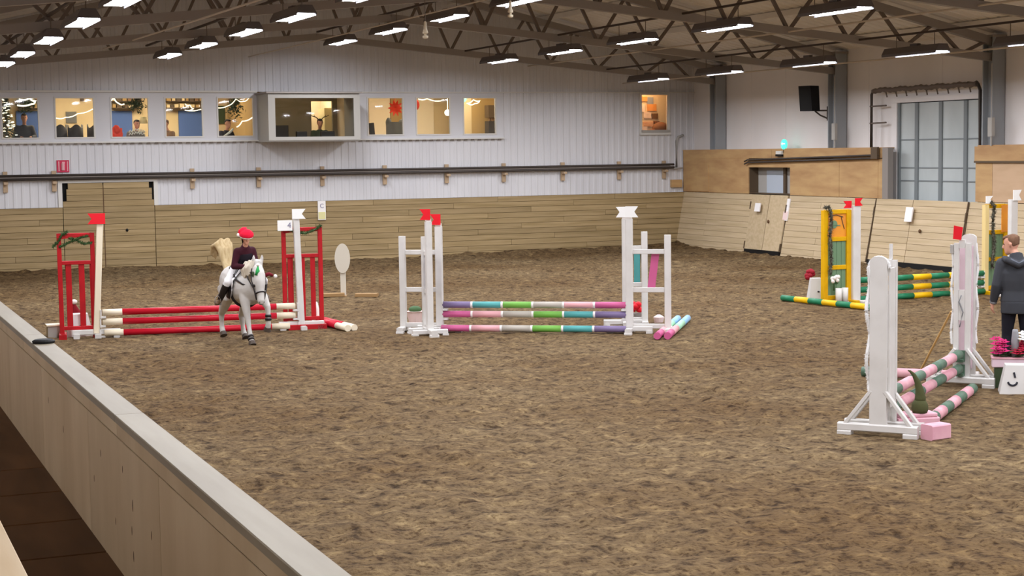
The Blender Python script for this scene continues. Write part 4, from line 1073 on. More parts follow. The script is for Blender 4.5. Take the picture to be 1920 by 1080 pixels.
# --- pink and green jump with white standards
NA, NB = (9.66, 13.50), (12.52, 15.86); rz = hyp(NA, NB); Ln = math.dist(NA, NB)
def arch_board(mb, x0, x1, y0, y1, z0, z1, nseg=8):
    """upright board with a rounded top, width along y"""
    r = (y1 - y0) / 2; poly = [(y0, z0), (y1, z0)]
    for i in range(nseg + 1):
        a = PI * i / nseg; poly.append(((y0 + y1) / 2 + r * math.cos(a), z1 - r * .55 + r * .55 * math.sin(a)))
    mb.prism(poly, x0, x1, 'yz')
for side, P0, lab in ((-1, NA, 'tall white narrow jump standard nearest the camera'), (1, NB, 'tall white slotted jump standard with a red flag beside the man')):
    t = thing('jump_standard', lab, 'jump standard', (P0[0], P0[1], gz(*P0) - .01), rz, 'standards of the pink and green jump')
    H_ = 1.78
    if side < 0:
        mb = MB(); arch_board(mb, -.17, -.12, -.09, .08, .12, H_ + .02); obj('outer_board', mb, M['white_paint'], t)
        mb = MB(); mb.cbox(.07, .12, -.125, -.075, .1, H_ - .03, .006); obj('stile', mb, M['white_paint'], t)
        mb = MB(); mb.cbox(.07, .12, .04, .09, .1, H_ - .03, .006); obj('stile', mb, M['white_paint'], t)
        for z0, z1 in ((H_ - .12, H_ - .02), (.86, 1.4), (.12, .3)):
            mb = MB(); mb.cbox(.075, .115, -.075, .04, z0, z1, .005); obj('cross_rail', mb, M['white_paint'], t)
        mb = MB(); mb.cbox(-.12, .07, -.115, -.09, .3, H_ - .1, .004); obj('side_board', mb, M['white_paint'], t)
        mb = MB(); mb.cbox(.08, .115, -.075, -.045, H_ - .1, H_ + .13, .005); obj('flag_stick', mb, M['white_paint'], t)
    else:
        for y0, y1 in ((-.10, -.035), (.04, .10)):
            mb = MB(); mb.cbox(-.12, -.06, y0, y1, .1, H_ - .06, .006); obj('stile', mb, M['white_paint'], t)
        for z0, z1 in ((1.66, H_ - .02), (.80, 1.16), (.12, .34)):
            mb = MB(); mb.cbox(-.115, -.065, -.035, .04, z0, z1, .005); obj('cross_rail', mb, M['white_paint'], t)
        mb = MB(); arch_board(mb, .08, .13, -.12, .05, .12, H_ + .04); obj('outer_board', mb, M['white_paint'], t)
        mb = MB(); mb.cbox(.065, .08, -.09, .09, .2, H_ - .1, .004); obj('liner_board', mb, M['pinkliner'], t)
        mb = MB(); mb.tube([(-.13, .02, .72), (-.14, -.02, .9), (-.13, .03, 1.02), (-.14, .0, 1.1)], .008, 6); obj('ribbon', mb, M['grey_speck'], t, True)
        mb = MB(); mb.prism([(-.01, 1.76), (-.03, 1.91), (.075, 1.93), (.085, 1.77)], -.14, -.13, 'yz'); fo = obj('flag', mb, M['flagred'], t); fo.location = (0, .02, 0)
        mb = MB(); mb.cbox(-.14, -.09, .10, .14, 1.60, 1.70, .006); obj('flag_clip', mb, M['trim_grey'], t)
    for x in (-.145, .1):
        mb = MB(); mb.cbox(x - .04, x + .04, -.40, .40, .05, .13, .012); obj('base_beam', mb, M['white_paint'], t)
        for yy in (-.33, .33):
            mb = MB(); mb.cbox(x - .05, x + .05, yy - .07, yy + .07, 0, .055, .01); obj('foot', mb, M['white_paint'], t)
        for s in (-1, 1):
            mb = MB(); mb.beam((x, s * .33, .12), (x, s * .07, .46), .035, .06, (1, 0, 0), .004); obj('brace', mb, M['white_paint'], t)
    for z in (.395, .225): cup(t, -.1 if side > 0 else .12, 0, z, -side, 'pgreen')
def np_(s, z, o=0.0):
    dx, dy = math.cos(rz), math.sin(rz); return (NA[0] + dx * s - dy * o, NA[1] + dy * s + dx * o, z)
band = [(.5, 'pgreen'), (.55, 'ppink')] * 3 + [(.35, 'pgreen')]
for z, nm, o, a, b in ((.395, 'top', 0, .16, Ln - .25), (.225, 'middle', 0, .16, Ln - .25)):
    pole('jump_pole', 'thick pink and green banded pole, %s of the near jump' % nm, np_(a, z - .02, o), np_(b, z, o), band, .057, group='poles of the pink and green jump')
pole('ground_pole', 'thick pink and green banded pole on the sand in front of the near jump', (10.28, 13.58, .065), (12.15, 15.22, .065), band, .062)
pole('ground_pole', 'pink pole with green and white ends lying behind the near jump', (11.88, 17.02, .065), (12.85, 15.98, .065), [(.16, 'pgreen'), (.2, 'c_white'), (.85, 'ppink'), (.2, 'c_white')], .062)

mb = MB(); mb.tube([(12.83, 17.10, .01), (12.68, 16.3, .84)], .014, 8)
tag(obj('wooden_rod', mb, M['wood_rod']), 'thin wooden rod leaning against the slotted white standard', 'rod')
L_ = lambda x, y, z: loc2(NA, rz, x, y, z)
garland('tinsel_garland', 'white tinsel wound down the edge of the nearest white standard', [[L_(-.15 + .02 * math.sin(z * 14), .10 + .012 * math.sin(z * 11), z) for z in np.linspace(1.68, .45, 30)], [L_(-.15, -.01 + .1 * math.cos(a), 1.68 + .1 * math.sin(a)) for a in np.linspace(0, PI, 8)]], 'tinsel', .035, 2200, None, .034)
L_ = lambda x, y, z: loc2(NB, rz, x, y, z)
garland('tinsel_garland', 'white tinsel wound around the slotted white standard', [[L_(.1, -.13 + .012 * math.sin(z * 12), z) for z in np.linspace(1.7, .5, 26)], [L_(-.1, .115 + .01 * math.sin(z * 12), z) for z in np.linspace(1.68, .5, 26)]], 'tinsel', .03, 2000, None, .03)
# pink blocks and the felt gnome
for (x0, x1, y0, y1, z0, z1, lab, lo) in ((-.17, .17, -.10, .10, 0, .17, 'pink foam block on the sand at the foot of the nearest standard', (10.02, 13.03)), ):
    pass
bA = np_(.23, 0, -.25); bB = np_(.28, 0, -.52)
t1_ = thing('pink_block', 'long pink block carrying the green gnome beside the nearest standard', 'block', (10.07, 13.52, gz(10.07, 13.5)), rz - .9)
mb = MB(); mb.cbox(-.22, .22, -.12, .12, 0, .15, .012); mb.cbox(-.2, .2, -.11, .11, .15, .19, .01); obj('body', mb, M['pinkbox'], t1_)
t2_ = thing('pink_block', 'low pink block on the sand in front of the gnome', 'block', (9.97, 13.04, gz(10, 13)), rz - .55)
mb = MB(); mb.cbox(-.125, .125, -.08, .08, 0, .15, .012); obj('body', mb, M['pinkbox'], t2_)
t = thing('felt_gnome', 'olive felt gnome with a long bent pointed hat on the pink block', 'gnome', (10.10, 13.47, gz(10.07, 13.5) + .185), 0)
mb = MB(); mb.lathe([(.02, 0), (.07, .005), (.085, .04), (.08, .09), (.06, .13), (.02, .15)], 18); obj('body', mb, M['gnome'], t, True)
mb = MB(); mb.tube([(0, 0, .11), (.005, 0, .16), (-.005, 0, .24), (-.025, 0.01, .32), (-.06, .02, .39), (-.10, .03, .43), (-.125, .035, .44)], [.058, .055, .042, .03, .02, .012, .004], 14, (1, 0, 0)); obj('hat', mb, M['gnome'], t, True)
# number block and planter at the right edge
t = thing('number_block', 'large white number block with a dark curved mark below the planter', 'number block', (12.70, 15.06, gz(12.7, 15.0) - .01), -.62)
a, b, h = .24, .17, .34
mb = MB(); mb.add([(-a, -.16, 0), (a, -.16, 0), (a, .16, 0), (-a, .16, 0), (-b, -.11, h), (b, -.11, h), (b, .11, h), (-b, .11, h)], [(3, 2, 1, 0), (4, 5, 6, 7), (0, 1, 5, 4), (1, 2, 6, 5), (2, 3, 7, 6), (3, 0, 4, 7)]); obj('body', mb, M['white_paint'], t)
def fy(z): return -.16 + .05 * z / h - .004
mb = MB(); mb.tube([(-.08, fy(.26), .26), (-.065, fy(.2), .20)], .012, 6)
mb.tube([(-.145 + .085 * (1 - math.cos(u)) / 2 * 1.2, fy(.16 - .045 * math.sin(u)), .155 - .045 * math.sin(u)) for u in np.linspace(.1, PI - .1, 12)], .012, 6); obj('mark', mb, M['ink'], t)
mb = MB(); mb.tube([(.115, fy(.25), .25), (.125, fy(.19), .19)], .01, 6); mb.tube([(.12, fy(.12), .12), (.14, fy(.09), .09)], .01, 6); obj('side_mark', mb, M['ink_soft'], t)
t = thing('flower_planter', 'pink trough of red and magenta flowers raised on green legs', 'planter', (13.08, 15.30, gz(13, 15.3)), -.62)
mb = MB(); mb.cbox(-.46, .5, -.11, .11, .245, .36, .01); obj('trough', mb, M['pinkliner'], t)
mb = MB(); mb.cbox(-.47, .51, -.12, .12, .345, .365, .004); obj('rim', mb, M['ppink'], t)
for x in (-.38, .42):
    mb = MB(); mb.cbox(x - .05, x + .05, -.09, .09, 0, .245, .006); obj('leg', mb, M['pgreen'] if 0 else M['green_dark'], t)
mb = MB()
for i in range(40): mb.ell((random.uniform(-.42, .46), random.uniform(-.08, .08), .37 + random.uniform(0, .06)), (.045, .03, .02), 6, 4)
obj('foliage', mb, M['green_dark'], t, True)
def poinsettia(x, y, z, r, mk):
    mb = MB()
    for ring, (nn, rr, dz) in enumerate(((8, r, 0), (6, r * .65, .025))):
        for i in range(nn):
            an = 2 * PI * i / nn + ring * .4; d = V((math.cos(an), math.sin(an), .25)); s = V((-math.sin(an), math.cos(an), 0)); c = V((x, y, z + dz))
            mb.add([c, c + d * rr * .5 + s * rr * .25, c + d * rr, c + d * rr * .5 - s * rr * .25, c + d * rr * .5 + V((0, 0, .02))], [(0, 1, 4), (1, 2, 4), (2, 3, 4), (3, 0, 4), (3, 2, 1, 0)])
    return obj('flower', mb, M[mk], t)
for i in range(7): poinsettia(-.41 + (i % 2) * .07, -.09 + (i // 3) * .06, .40 + .025 * i, .085, 'magenta')
for i in range(26): poinsettia(-.17 + (i % 8) * .085, -.1 + (i // 8) * .055, .40 + .04 * (i % 4) + .02 * (i // 8), .095, 'poin')
for i in range(9): poinsettia(-.08 + (i % 4) * .07, -.06 + (i // 4) * .05, .56 + .03 * (i % 3), .10, 'flagwhite')
mb = MB(); mb.lathe([(.04, .37), (.045, .55), (.035, .66), (.03, .69)], 10, (-.2, -.02, 0)); obj('candle', mb, M['grey_speck'], t, True)
# ------------------------------------------------------------------ rooms behind the windows
RB_ = D + 3.5
def rbox(nm, x0, x1, y0, y1, z0, z1, mk):
    mb = MB(); mb.box(x0, x1, y0, y1, z0, z1); return struct({'room_floor': 'floor_room', 'room_ceiling': 'ceiling_room', 'back_wall': 'wall_room_back', 'side_wall': 'wall_room_side', 'partition_wall': 'wall_partition', 'hall_wall': 'wall_hall', 'corner_wall': 'wall_room_corner'}.get(nm, 'wall_' + nm), mb, M[mk])
rbox('room_floor', 1.0, WW, D + .1, RB_ + 3, 2.45, 2.5, 'roomfloor')
rbox('room_ceiling', 1.0, WW, D + .1, RB_ + 3, 4.86, 4.9, 'warm_white')
rbox('back_wall', 1.0, 11.2, RB_, RB_ + .05, 2.5, 4.86, 'cream_wall')
rbox('back_wall', 12.0 + 1.9, 18.4, RB_, RB_ + .05, 2.5, 4.86, 'cream_wall')
rbox('back_wall', 20.9, WW, D + 1.0, D + 1.05, 2.5, 4.86, 'warm_white')
rbox('side_wall', 1.0, 1.05, D + .1, RB_, 2.5, 4.86, 'cream_wall')
rbox('side_wall', 10.5, 10.6, D + .1, RB_, 2.5, 4.86, 'brown_wall')
rbox('side_wall', 13.2, 13.3, D + .1, RB_ + 2, 2.5, 4.86, 'warm_white')
rbox('side_wall', 18.3, 18.4, D + .1, RB_, 2.5, 4.86, 'cream_wall')
rbox('side_wall', 20.9, 20.95, D + .1, D + 1, 2.5, 4.86, 'warm_white')
# dim judges' room with a bright doorway
JY = D + 1.9
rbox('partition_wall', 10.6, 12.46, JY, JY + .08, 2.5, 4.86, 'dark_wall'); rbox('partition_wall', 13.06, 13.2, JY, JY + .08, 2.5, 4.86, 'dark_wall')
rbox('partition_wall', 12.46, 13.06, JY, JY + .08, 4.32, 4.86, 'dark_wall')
rbox('hall_wall', 11.2, 13.9, RB_, RB_ + .05, 2.5, 4.86, 'warm_white')
rbox('cupboard', 12.95, 13.18, JY + .4, RB_ - .6, 2.5, 4.15, 'shade')
# flat kitchen wall; its corner painted as a brighter and a darker side
rbox('corner_wall', 16.85, 17.3, D + 2.2, D + 2.3, 2.5, 4.86, 'cream_wall'); rbox('corner_wall', 17.3, 18.3, D + 2.2, D + 2.3, 2.5, 4.86, 'brown_wall')
rbox('door_panel', 14.62, 15.25, RB_ - .06, RB_, 2.5, 4.6, 'warm_white'); rbox('door_panel', 15.9, 16.6, RB_ - .06, RB_, 2.5, 4.6, 'warm_white')
rbox('wall_panel', 15.28, 15.88, RB_ - .05, RB_, 2.5, 4.86, 'brown_wall')
for x0, x1 in ((4.82, 5.42), (7.28, 7.86), (9.13, 9.82)):
    rbox('blue_panel', x0, x1, RB_ - .06, RB_, 2.5, 4.12, 'blue_door')
for x0, x1, y, z in ((5, 10, D + 1.8, 4.8), (14.0, 17.6, D + 1.2, 4.8)):
    n = 3 if x1 - x0 > 4 else 2
    for i in range(n):
        x = x0 + (x1 - x0) * (i + .5) / n
        mb = MB(); mb.box(x - .5, x + .5, y - .5, y + .5, z, z + .05); tag(obj('ceiling_light_panel', mb, M['room_light']), 'warm ceiling lamp in the %s, %s one' % ('cafe left of the bay' if n == 3 else 'kitchen right of the bay', ('left', 'middle' if n == 3 else 'right', 'right')[i]), 'light', 'ceiling lamps of the rooms')
mb = MB(); mb.box(12.2, 12.9, JY + .5, JY + 1.2, 4.8, 4.85); tag(obj('ceiling_light_panel', mb, M['room_light']), 'warm ceiling lamp in the hall beyond the bright doorway', 'light')
mb = MB(); mb.box(11.2, 12.0, D + .4, D + .7, 4.8, 4.85); tag(obj('ceiling_light_panel', mb, emit('dim_light', '#ffe6c4', 13)), 'dim ceiling lamp inside the judges room behind the bay', 'light')
mb = MB(); mb.box(21.4, 22.4, D + .25, D + .75, 4.8, 4.85); tag(obj('ceiling_light_panel', mb, emit('pin_light', '#ffc890', 14)), 'warm ceiling lamp in the small room by the corner', 'light')
# papers pinned up in the small corner room
PC = ['#e2a23a', '#f0e6d8', '#efe3df', '#f0a860', '#9aa4b8', '#f2ddd2', '#7a5a40', '#f5ece4', '#e8b48c', '#d88a4a', '#8a6048', '#f0d8c8']
pm = [mat('pinned_paper_%d' % i, c, .7) for i, c in enumerate(PC)]
board = thing('notice_board', 'wall of coloured papers pinned up behind the corner window', 'notice board', (0, D + 1.0, 0))
for i, (x, z, w_, h_, k) in enumerate(((21.98, 4.33, .22, .18, 0), (22.25, 4.35, .2, .14, 3), (22.45, 4.3, .2, .2, 4), (21.85, 4.1, .28, .2, 1), (22.15, 4.08, .24, .22, 2), (22.5, 4.1, .3, .2, 3), (21.8, 3.85, .2, .22, 7), (22.08, 3.85, .2, .22, 4), (22.35, 3.88, .24, .18, 5), (22.6, 3.85, .2, .16, 6), (21.95, 3.62, .3, .18, 7), (22.4, 3.62, .36, .14, 8), (22.65, 3.58, .2, .25, 10), (22.1, 3.5, .5, .12, 5), (21.8, 4.33, .14, .18, 11))):
    mb = MB(); mb.box(x - w_ / 2, x + w_ / 2, -.03, -.002, z - h_ / 2, z + h_ / 2); obj('paper', mb, pm[k], board)
t = thing('desk_clutter', 'brown bag and cloths heaped on the desk behind the corner window', 'bag', (22.35, D + .45, 2.5))
mb = MB(); mb.cbox(-.4, .5, -.25, .25, .6, .75, .02); mb.ell((.15, 0, .95), (.28, .2, .22)); mb.ell((-.1, 0, .85), (.25, .2, .12)); obj('heap', mb, pm[10], t, True)
mb = MB(); mb.cbox(-.4, .5, -.3, .3, .55, .6, .01); obj('top', mb, M['warm_white'], t)
mb = MB(); mb.cbox(-.35, -.3, -.25, .25, 0, .55); mb.cbox(.4, .45, -.25, .25, 0, .55); obj('leg', mb, M['frame_dark'], t)
# christmas tree with lights
t = thing('christmas_tree', 'tree wrapped in glowing fairy lights behind the leftmost window', 'tree', (4.27, D + .58, 2.5))
mb = MB()
for i in range(900):
    z = .35 + 1.6 * random.random() ** 1.2; r = .33 * (1 - (z - .3) / 1.75) * random.uniform(.5, 1); a = random.uniform(0, 2 * PI)
    p = V((r * math.cos(a), r * math.sin(a), z)); d = V((math.cos(a), math.sin(a), -.4)) * .10; s = V((-math.sin(a), math.cos(a), 0)) * .03
    mb.add([p - s, p + s, p + d], [(0, 1, 2)])
obj('branches', mb, M['green_dark'], t)
mb = MB(); mb.tube([(0, 0, 0), (0, 0, 1.8)], .03, 8); obj('trunk', mb, M['frame_dark'], t)
mb = MB()
for i in range(75):
    z = .5 + 1.35 * random.random(); r = .36 * (1 - (z - .3) / 1.8); a = random.uniform(PI, 2 * PI); mb.ell((r * math.cos(a), r * math.sin(a), z), (.035, .014, .012), 6, 4)
fo = obj('fairy_lights', mb, M['bulb'], t); fo['kind'] = 'stuff'
# garlands and arena-lamp reflections in the glass, drawn as glowing strands
def strand(label, pts, r=.011, m='bulb'):
    mb = MB(); P = [V(p) for p in pts]; out = []
    for i in range(len(P) - 1):
        for k in range(5): u = k / 5; q = P[i].lerp(P[i + 1], u); out.append(q - V((0, 0, .03 * math.sin(PI * u))))
    out.append(P[-1]); mb.tube(out, r, 6); return tag(obj('glow_strand', mb, M[m], smooth=True), label, 'light strand', 'strands of painted glow in the windows')
yw = D + .12
strand('glowing garland and lamp-reflection strand looped in the top of the leftmost window', [(4.55, yw, 4.32), (4.8, yw, 4.34), (4.95, yw, 4.28), (4.85, yw, 4.2), (4.5, yw, 4.17)], .02)
strand('glowing garland and lamp-reflection strand in the second window from the left', [(5.4, yw, 3.86), (5.65, yw, 3.87), (5.95, yw, 3.96), (6.33, yw, 4.08)])
strand('glowing garland and lamp-reflection strand at top left of the third window from the left', [(6.73, yw, 4.28), (6.84, yw, 4.36), (6.95, yw, 4.22), (7.1, yw, 4.2)], .016)
strand('glowing garland and lamp-reflection strand in the fourth window from the left', [(8.63, yw, 4.2), (8.75, yw, 4.17), (8.85, yw, 4.08), (8.62, yw, 4.04), (9.04, yw, 4.06)])
strand('glowing garland and lamp-reflection strand at the top of the fifth window from the left', [(9.42, yw, 4.1), (9.75, yw, 4.15), (9.95, yw, 4.32), (10.15, yw, 4.26), (10.3, yw, 4.36)])
strand('glowing garland and lamp-reflection strand rising at the right of the fifth window from the left', [(9.95, yw, 3.6), (10.1, yw, 3.75), (10.38, yw, 3.85)], .014)
strand('glowing arcs of reflected light at the top of the third window right of the bay', [(16.35, yw, 4.2), (16.55, yw, 4.3), (16.75, yw, 4.28), (16.6, yw, 4.2), (16.4, yw, 4.18)], .014)
strand('turquoise tinsel with painted-in glow in the top left of the third window right of the bay', [(16.2, yw, 4.34), (16.35, yw, 4.33), (16.2, yw, 4.25)], .03, 'teal_light')
strand('pale glowing garland and lamp-reflection strand at the top of the second window right of the bay', [(14.95, yw, 4.32), (15.2, yw, 4.33), (15.6, yw, 4.27)], .014)
# hanging wreaths
for (x, z, lab) in ((4.75, 4.25, 'dark green wreath hanging in the leftmost window'), (7.42, 4.22, 'dark green wreath hanging in the third window'), (9.95, 4.16, 'dark green hanging plant in the fifth window')):
    mb = MB()
    for i in range(260):
        p = V((random.gauss(0, .09), random.gauss(0, .05), random.gauss(0, .1 if x < 9 else .14))); d = V((random.gauss(0, 1), random.gauss(0, 1), random.gauss(0, 1))).normalized() * .09; s = V((random.gauss(0, 1), random.gauss(0, 1), random.gauss(0, 1))).normalized() * .025
        mb.add([p - s, p + s, p + d], [(0, 1, 2)])
    mb.tube([(0, 0, 0), (0, 0, 4.86 - z)], .008, 5)
    tag(obj('wreath', mb, M['green_dark'], loc=(x, D + .3, z)), lab, 'wreath')
# pictures and shelves on the back wall
k = 0
for (x, z, w_, h_, mk, lab) in ((6.25, 3.95, .28, .3, 'knit_a', 'grey picture on the wall behind the second window'), (6.55, 4.45, .1, .14, 'frame_dark', 'small dark picture high behind the second window'), (10.05, 3.78, .26, .2, 'frame_dark', 'dark picture above the person in the fifth window'), (10.3, 4.0, .26, .5, 'green_dark', 'tall dark picture at the right of the fifth window')):
    mb = MB(); mb.cbox(-w_ / 2, w_ / 2, -.03, 0, -h_ / 2, h_ / 2, .005); tag(obj('picture', mb, M[mk], loc=(x, RB_ - .0, z)), lab, 'picture')
for nm, x0, x1, lab in (('shelf', 8.75, 9.9, 'rows of brown boxes on shelves behind the fourth window'), ('shelf', 4.9, 5.45, 'shelves of brown boxes behind the leftmost window'), ('shelf', 7.3, 8.1, 'shelves of brown boxes behind the third window')):
    t = thing('wall_shelf', lab, 'shelf', (0, RB_ - .2, 0))
    for z in (4.2, 4.38, 4.56):
        mb = MB(); mb.box(x0, x1, -.1, .18, z - .02, z); obj('board', mb, M['frame_dark'], t)
        x = x0 + .03
        while x < x1 - .1:
            w_ = random.uniform(.06, .14); mb = MB(); mb.box(x, x + w_, -.06, .1, z, z + random.uniform(.07, .12)); obj('box', mb, random.choice([M['frame_dark'], M['brown_jacket'], M['cream_wall'], M['brown_wall']]), t); x += w_ + .03
t = thing('coat_shelf', 'dark shelf with bottles at the right of the last window of the row', 'shelf', (17.78, D + 1.85, 2.5))
mb = MB(); mb.box(-.15, .18, -.15, .15, 0, 1.25); obj('cabinet', mb, M['chair_dark'], t)
mb = MB(); mb.box(-.15, .18, -.15, .15, 1.35, 1.7); obj('crate', mb, M['frame_dark'], t)
for i in range(4): mb = MB(); mb.lathe([(.03, 1.25), (.03, 1.33), (.01, 1.36)], 8, (-.1 + .07 * i, -.08, 0)); obj('bottle', mb, M['brown_jacket'], t)
mb = MB(); mb.ell((15.93, D + .5, 3.96), (.085, .085, .085), 16, 12); mb.tube([(15.93, D + .5, 4.0), (15.93, D + .5, 4.86)], .006, 5)
tag(obj('globe_lamp', mb, M['globe'], smooth=True), 'round glowing globe lamp in the second window right of the bay', 'light')
mb = MB(); mb.lathe([(.12, 0), (.09, .17), (.085, .17)], 14); mb.tube([(0, 0, .17), (0, 0, 1.15)], .006, 5)
tag(obj('pendant_shade', mb, M['shade'], smooth=True, loc=(7.68, D + .8, 3.72)), 'pale lampshade hanging in the third window', 'light')
mb = MB()
for i in range(10):
    a = 2 * PI * i / 10; c = V((0, 0, 0)); d = V((math.cos(a), -.2, math.sin(a))); s = V((-math.sin(a), 0, math.cos(a))); mb.add([c, c + d * .1 + s * .05, c + d * .24, c + d * .1 - s * .05], [(0, 1, 2, 3)])
mb.tube([(0, 0, 0), (0, .02, .7)], .006, 5)
tag(obj('paper_star', mb, M['redcloth'], loc=(14.55, D + .9, 4.1)), 'red paper star hanging in the first window right of the bay', 'ornament')
mb = MB(); mb.ell((0, 0, 0), (.14, .1, .16)); mb.tube([(0, 0, .1), (0, 0, .7)], .006, 5); tag(obj('red_bauble', mb, M['redcloth'], smooth=True, loc=(15.05, D + .7, 4.18)), 'red ornament at the left edge of the second window right of the bay', 'ornament')
# chairs seen through the glass
def tub_chair(x, y, lab, rz_=0, s=1.0):
    t = thing('bar_chair', lab, 'chair', (x, y, 2.5), rz_, 'dark chairs behind the windows')
    pts = [(.24 * s * math.sin(a), .2 * math.cos(a)) for a in np.linspace(-PI * .6, PI * .6, 14)]
    mb = MB(); vs = []; fs = []
    for i, (x_, y_) in enumerate(pts):
        hh = 1.16 + .05 * math.cos((i - 6.5) / 6.5 * PI * 2); vs += [(x_, y_, .75), (x_, y_, hh), (x_ * .85, y_ * .85, hh), (x_ * .85, y_ * .85, .75)]
        if i: 
            o = 4 * i; fs += [(o - 4, o, o + 1, o - 3), (o - 3, o + 1, o + 2, o - 2), (o - 2, o + 2, o + 3, o - 1), (o - 1, o + 3, o, o - 4)]
    mb.add(vs, fs); obj('backrest', mb, M['chair_dark'], t, True)
    mb = MB(); mb.lathe([(.22 * s, .68), (.24 * s, .72), (.22 * s, .77)], 16); obj('seat', mb, M['chair_dark'], t)
    mb = MB(); mb.tube([(0, 0, 0), (0, 0, .68)], .03, 8); mb.lathe([(.22, 0), (.2, .03)], 16); obj('pedestal', mb, M['steel'], t)
tub_chair(5.58, D + .8, 'dark tub chair behind the second window, left of three', PI, .8); tub_chair(5.99, D + .95, 'dark tub chair behind the second window, middle of three', PI, .8); tub_chair(6.45, D + .8, 'dark tub chair behind the second window, right of three', PI, .8)
t = thing('office_chair', 'dark chair back at the left of the bay window', 'chair', (11.36, D + 1.0, 2.5))
mb = MB(); mb.cbox(-.24, .2, -.04, .04, .6, 1.15, .02); obj('backrest', mb, M['chair_dark'], t)
mb = MB(); mb.cbox(-.22, .2, -.0, .4, .5, .58, .02); obj('seat', mb, M['chair_dark'], t); mb = MB(); mb.tube([(0, .2, 0), (0, .2, .5)], .03, 8); obj('pedestal', mb, M['steel'], t)
t = thing('office_chair', 'narrow dark chair back in the first window right of the bay', 'chair', (13.88, D + .8, 2.5))
mb = MB(); mb.beam((-.02, 0, .7), (-.06, 0, 1.2), .14, .06, (0, 1, 0)); obj('backrest', mb, M['chair_dark'], t); mb = MB(); mb.cbox(-.1, .3, -.2, .2, .6, .68, .02); obj('seat', mb, M['chair_dark'], t); mb = MB(); mb.tube([(.1, 0, 0), (.1, 0, .6)], .03, 8); obj('pedestal', mb, M['steel'], t)
t = thing('desk', 'judges desk with dark equipment inside the bay window', 'desk', (11.9, D + .5, 2.5))
mb = MB(); mb.cbox(-1.2, .9, -.3, .3, .68, .74, .01); obj('top', mb, M['frame_dark'], t)
for x in (-1.1, .8): mb = MB(); mb.cbox(x - .03, x + .03, -.25, .25, 0, .68); obj('leg', mb, M['frame_dark'], t)
for (x0, x1, z, lab) in ((-.25, .02, .92, 'dark headset lying on the judges desk'), (.42, .78, .92, 'long dark keyboard on the judges desk')):
    mb = MB(); mb.cbox(11.9 + x0, 11.9 + x1, D + .45, D + .6, 3.24, 2.5 + z + .06, .02); tag(obj('desk_device', mb, M['chair_dark']), lab, 'device')

# ------------------------------------------------------------------ people
def hand(mb, wrist, direction, palmn, s=1.0, curl=.5, side=1):
    """palm with five curled fingers; direction along the hand, palmn out of the palm"""
    d = V(direction).normalized(); pn = V(palmn); pn = (pn - pn.dot(d) * d).normalized(); sd = d.cross(pn) * side
    w = V(wrist)
    mb.tube([w - d * .01 * s, w + d * .03 * s, w + d * .07 * s, w + d * .095 * s], [(.024 * s, .017 * s), (.034 * s, .017 * s), (.04 * s, .016 * s), (.036 * s, .012 * s)], 10, sd)
    for i, L in enumerate((.07, .08, .075, .058)):
        b = w + d * .085 * s + sd * (.03 - .02 * i) * s; pts = [b - d * .02 * s, b]; an = 0
        for f in (.45, .32, .23):
            an += curl * .8; dd = d * math.cos(an) + pn * math.sin(an); pts.append(pts[-1] + dd * L * f * s)
        mb.tube(pts, [.0095 * s, .0095 * s, .009 * s, .008 * s, .006 * s], 8, sd)
    b = w + d * .03 * s + sd * .03 * s
    mb.tube([b - sd * .01 * s, b + (sd * .8 + d * .5).normalized() * .035 * s, b + (sd * .8 + d * .5).normalized() * .035 * s + (d + pn * .5).normalized() * .03 * s, b + (sd * .8 + d * .5).normalized() * .035 * s + (d + pn * .8).normalized() * .052 * s], [.013 * s, .011 * s, .010 * s, .007 * s], 8, d)

def head_geo(mb, c, face, up, s):
    c = V(c); f = V(face).normalized(); u = V(up); u = (u - u.dot(f) * f).normalized(); l = u.cross(f)
    def P(a, b, d): return c + f * a * s + l * b * s + u * d * s
    # skull and jaw as lofts along the vertical
    rows = [(-.118, .045, .026, .034), (-.105, .045, .040, .05), (-.075, .028, .055, .066), (-.03, .012, .066, .082), (.01, .004, .073, .094), (.05, -.004, .077, .1), (.085, -.008, .07, .09), (.108, -.01, .05, .065), (.122, -.01, .02, .03)]
    mb.tube([P(a, 0, d) for d, a, _, _ in rows], [(w * s, dd * s) for _, _, w, dd in rows], 16, l)
    mb.tube([P(.09, 0, .02), P(.104, 0, -.01), P(.112, 0, -.028), P(.09, 0, -.036)], [.010 * s, .014 * s, .019 * s, .012 * s], 8, l)   # nose
    mb.tube([P(.07, -.022, -.068), P(.092, 0, -.066), P(.07, .022, -.068)], [.006 * s, .010 * s, .006 * s], 6, u)      # lips
    mb.tube([P(.055, 0, -.1), P(.078, 0, -.105)], [.03 * s, .02 * s], 8, u)                                             # chin
    for b in (-1, 1):
        mb.tube([P(-.01, b * .074, .02), P(-.014, b * .088, .012), P(-.008, b * .080, -.03)], [(.022 * s, .008 * s), (.02 * s, .007 * s), (.01 * s, .006 * s)], 8, f)   # ears
    return P

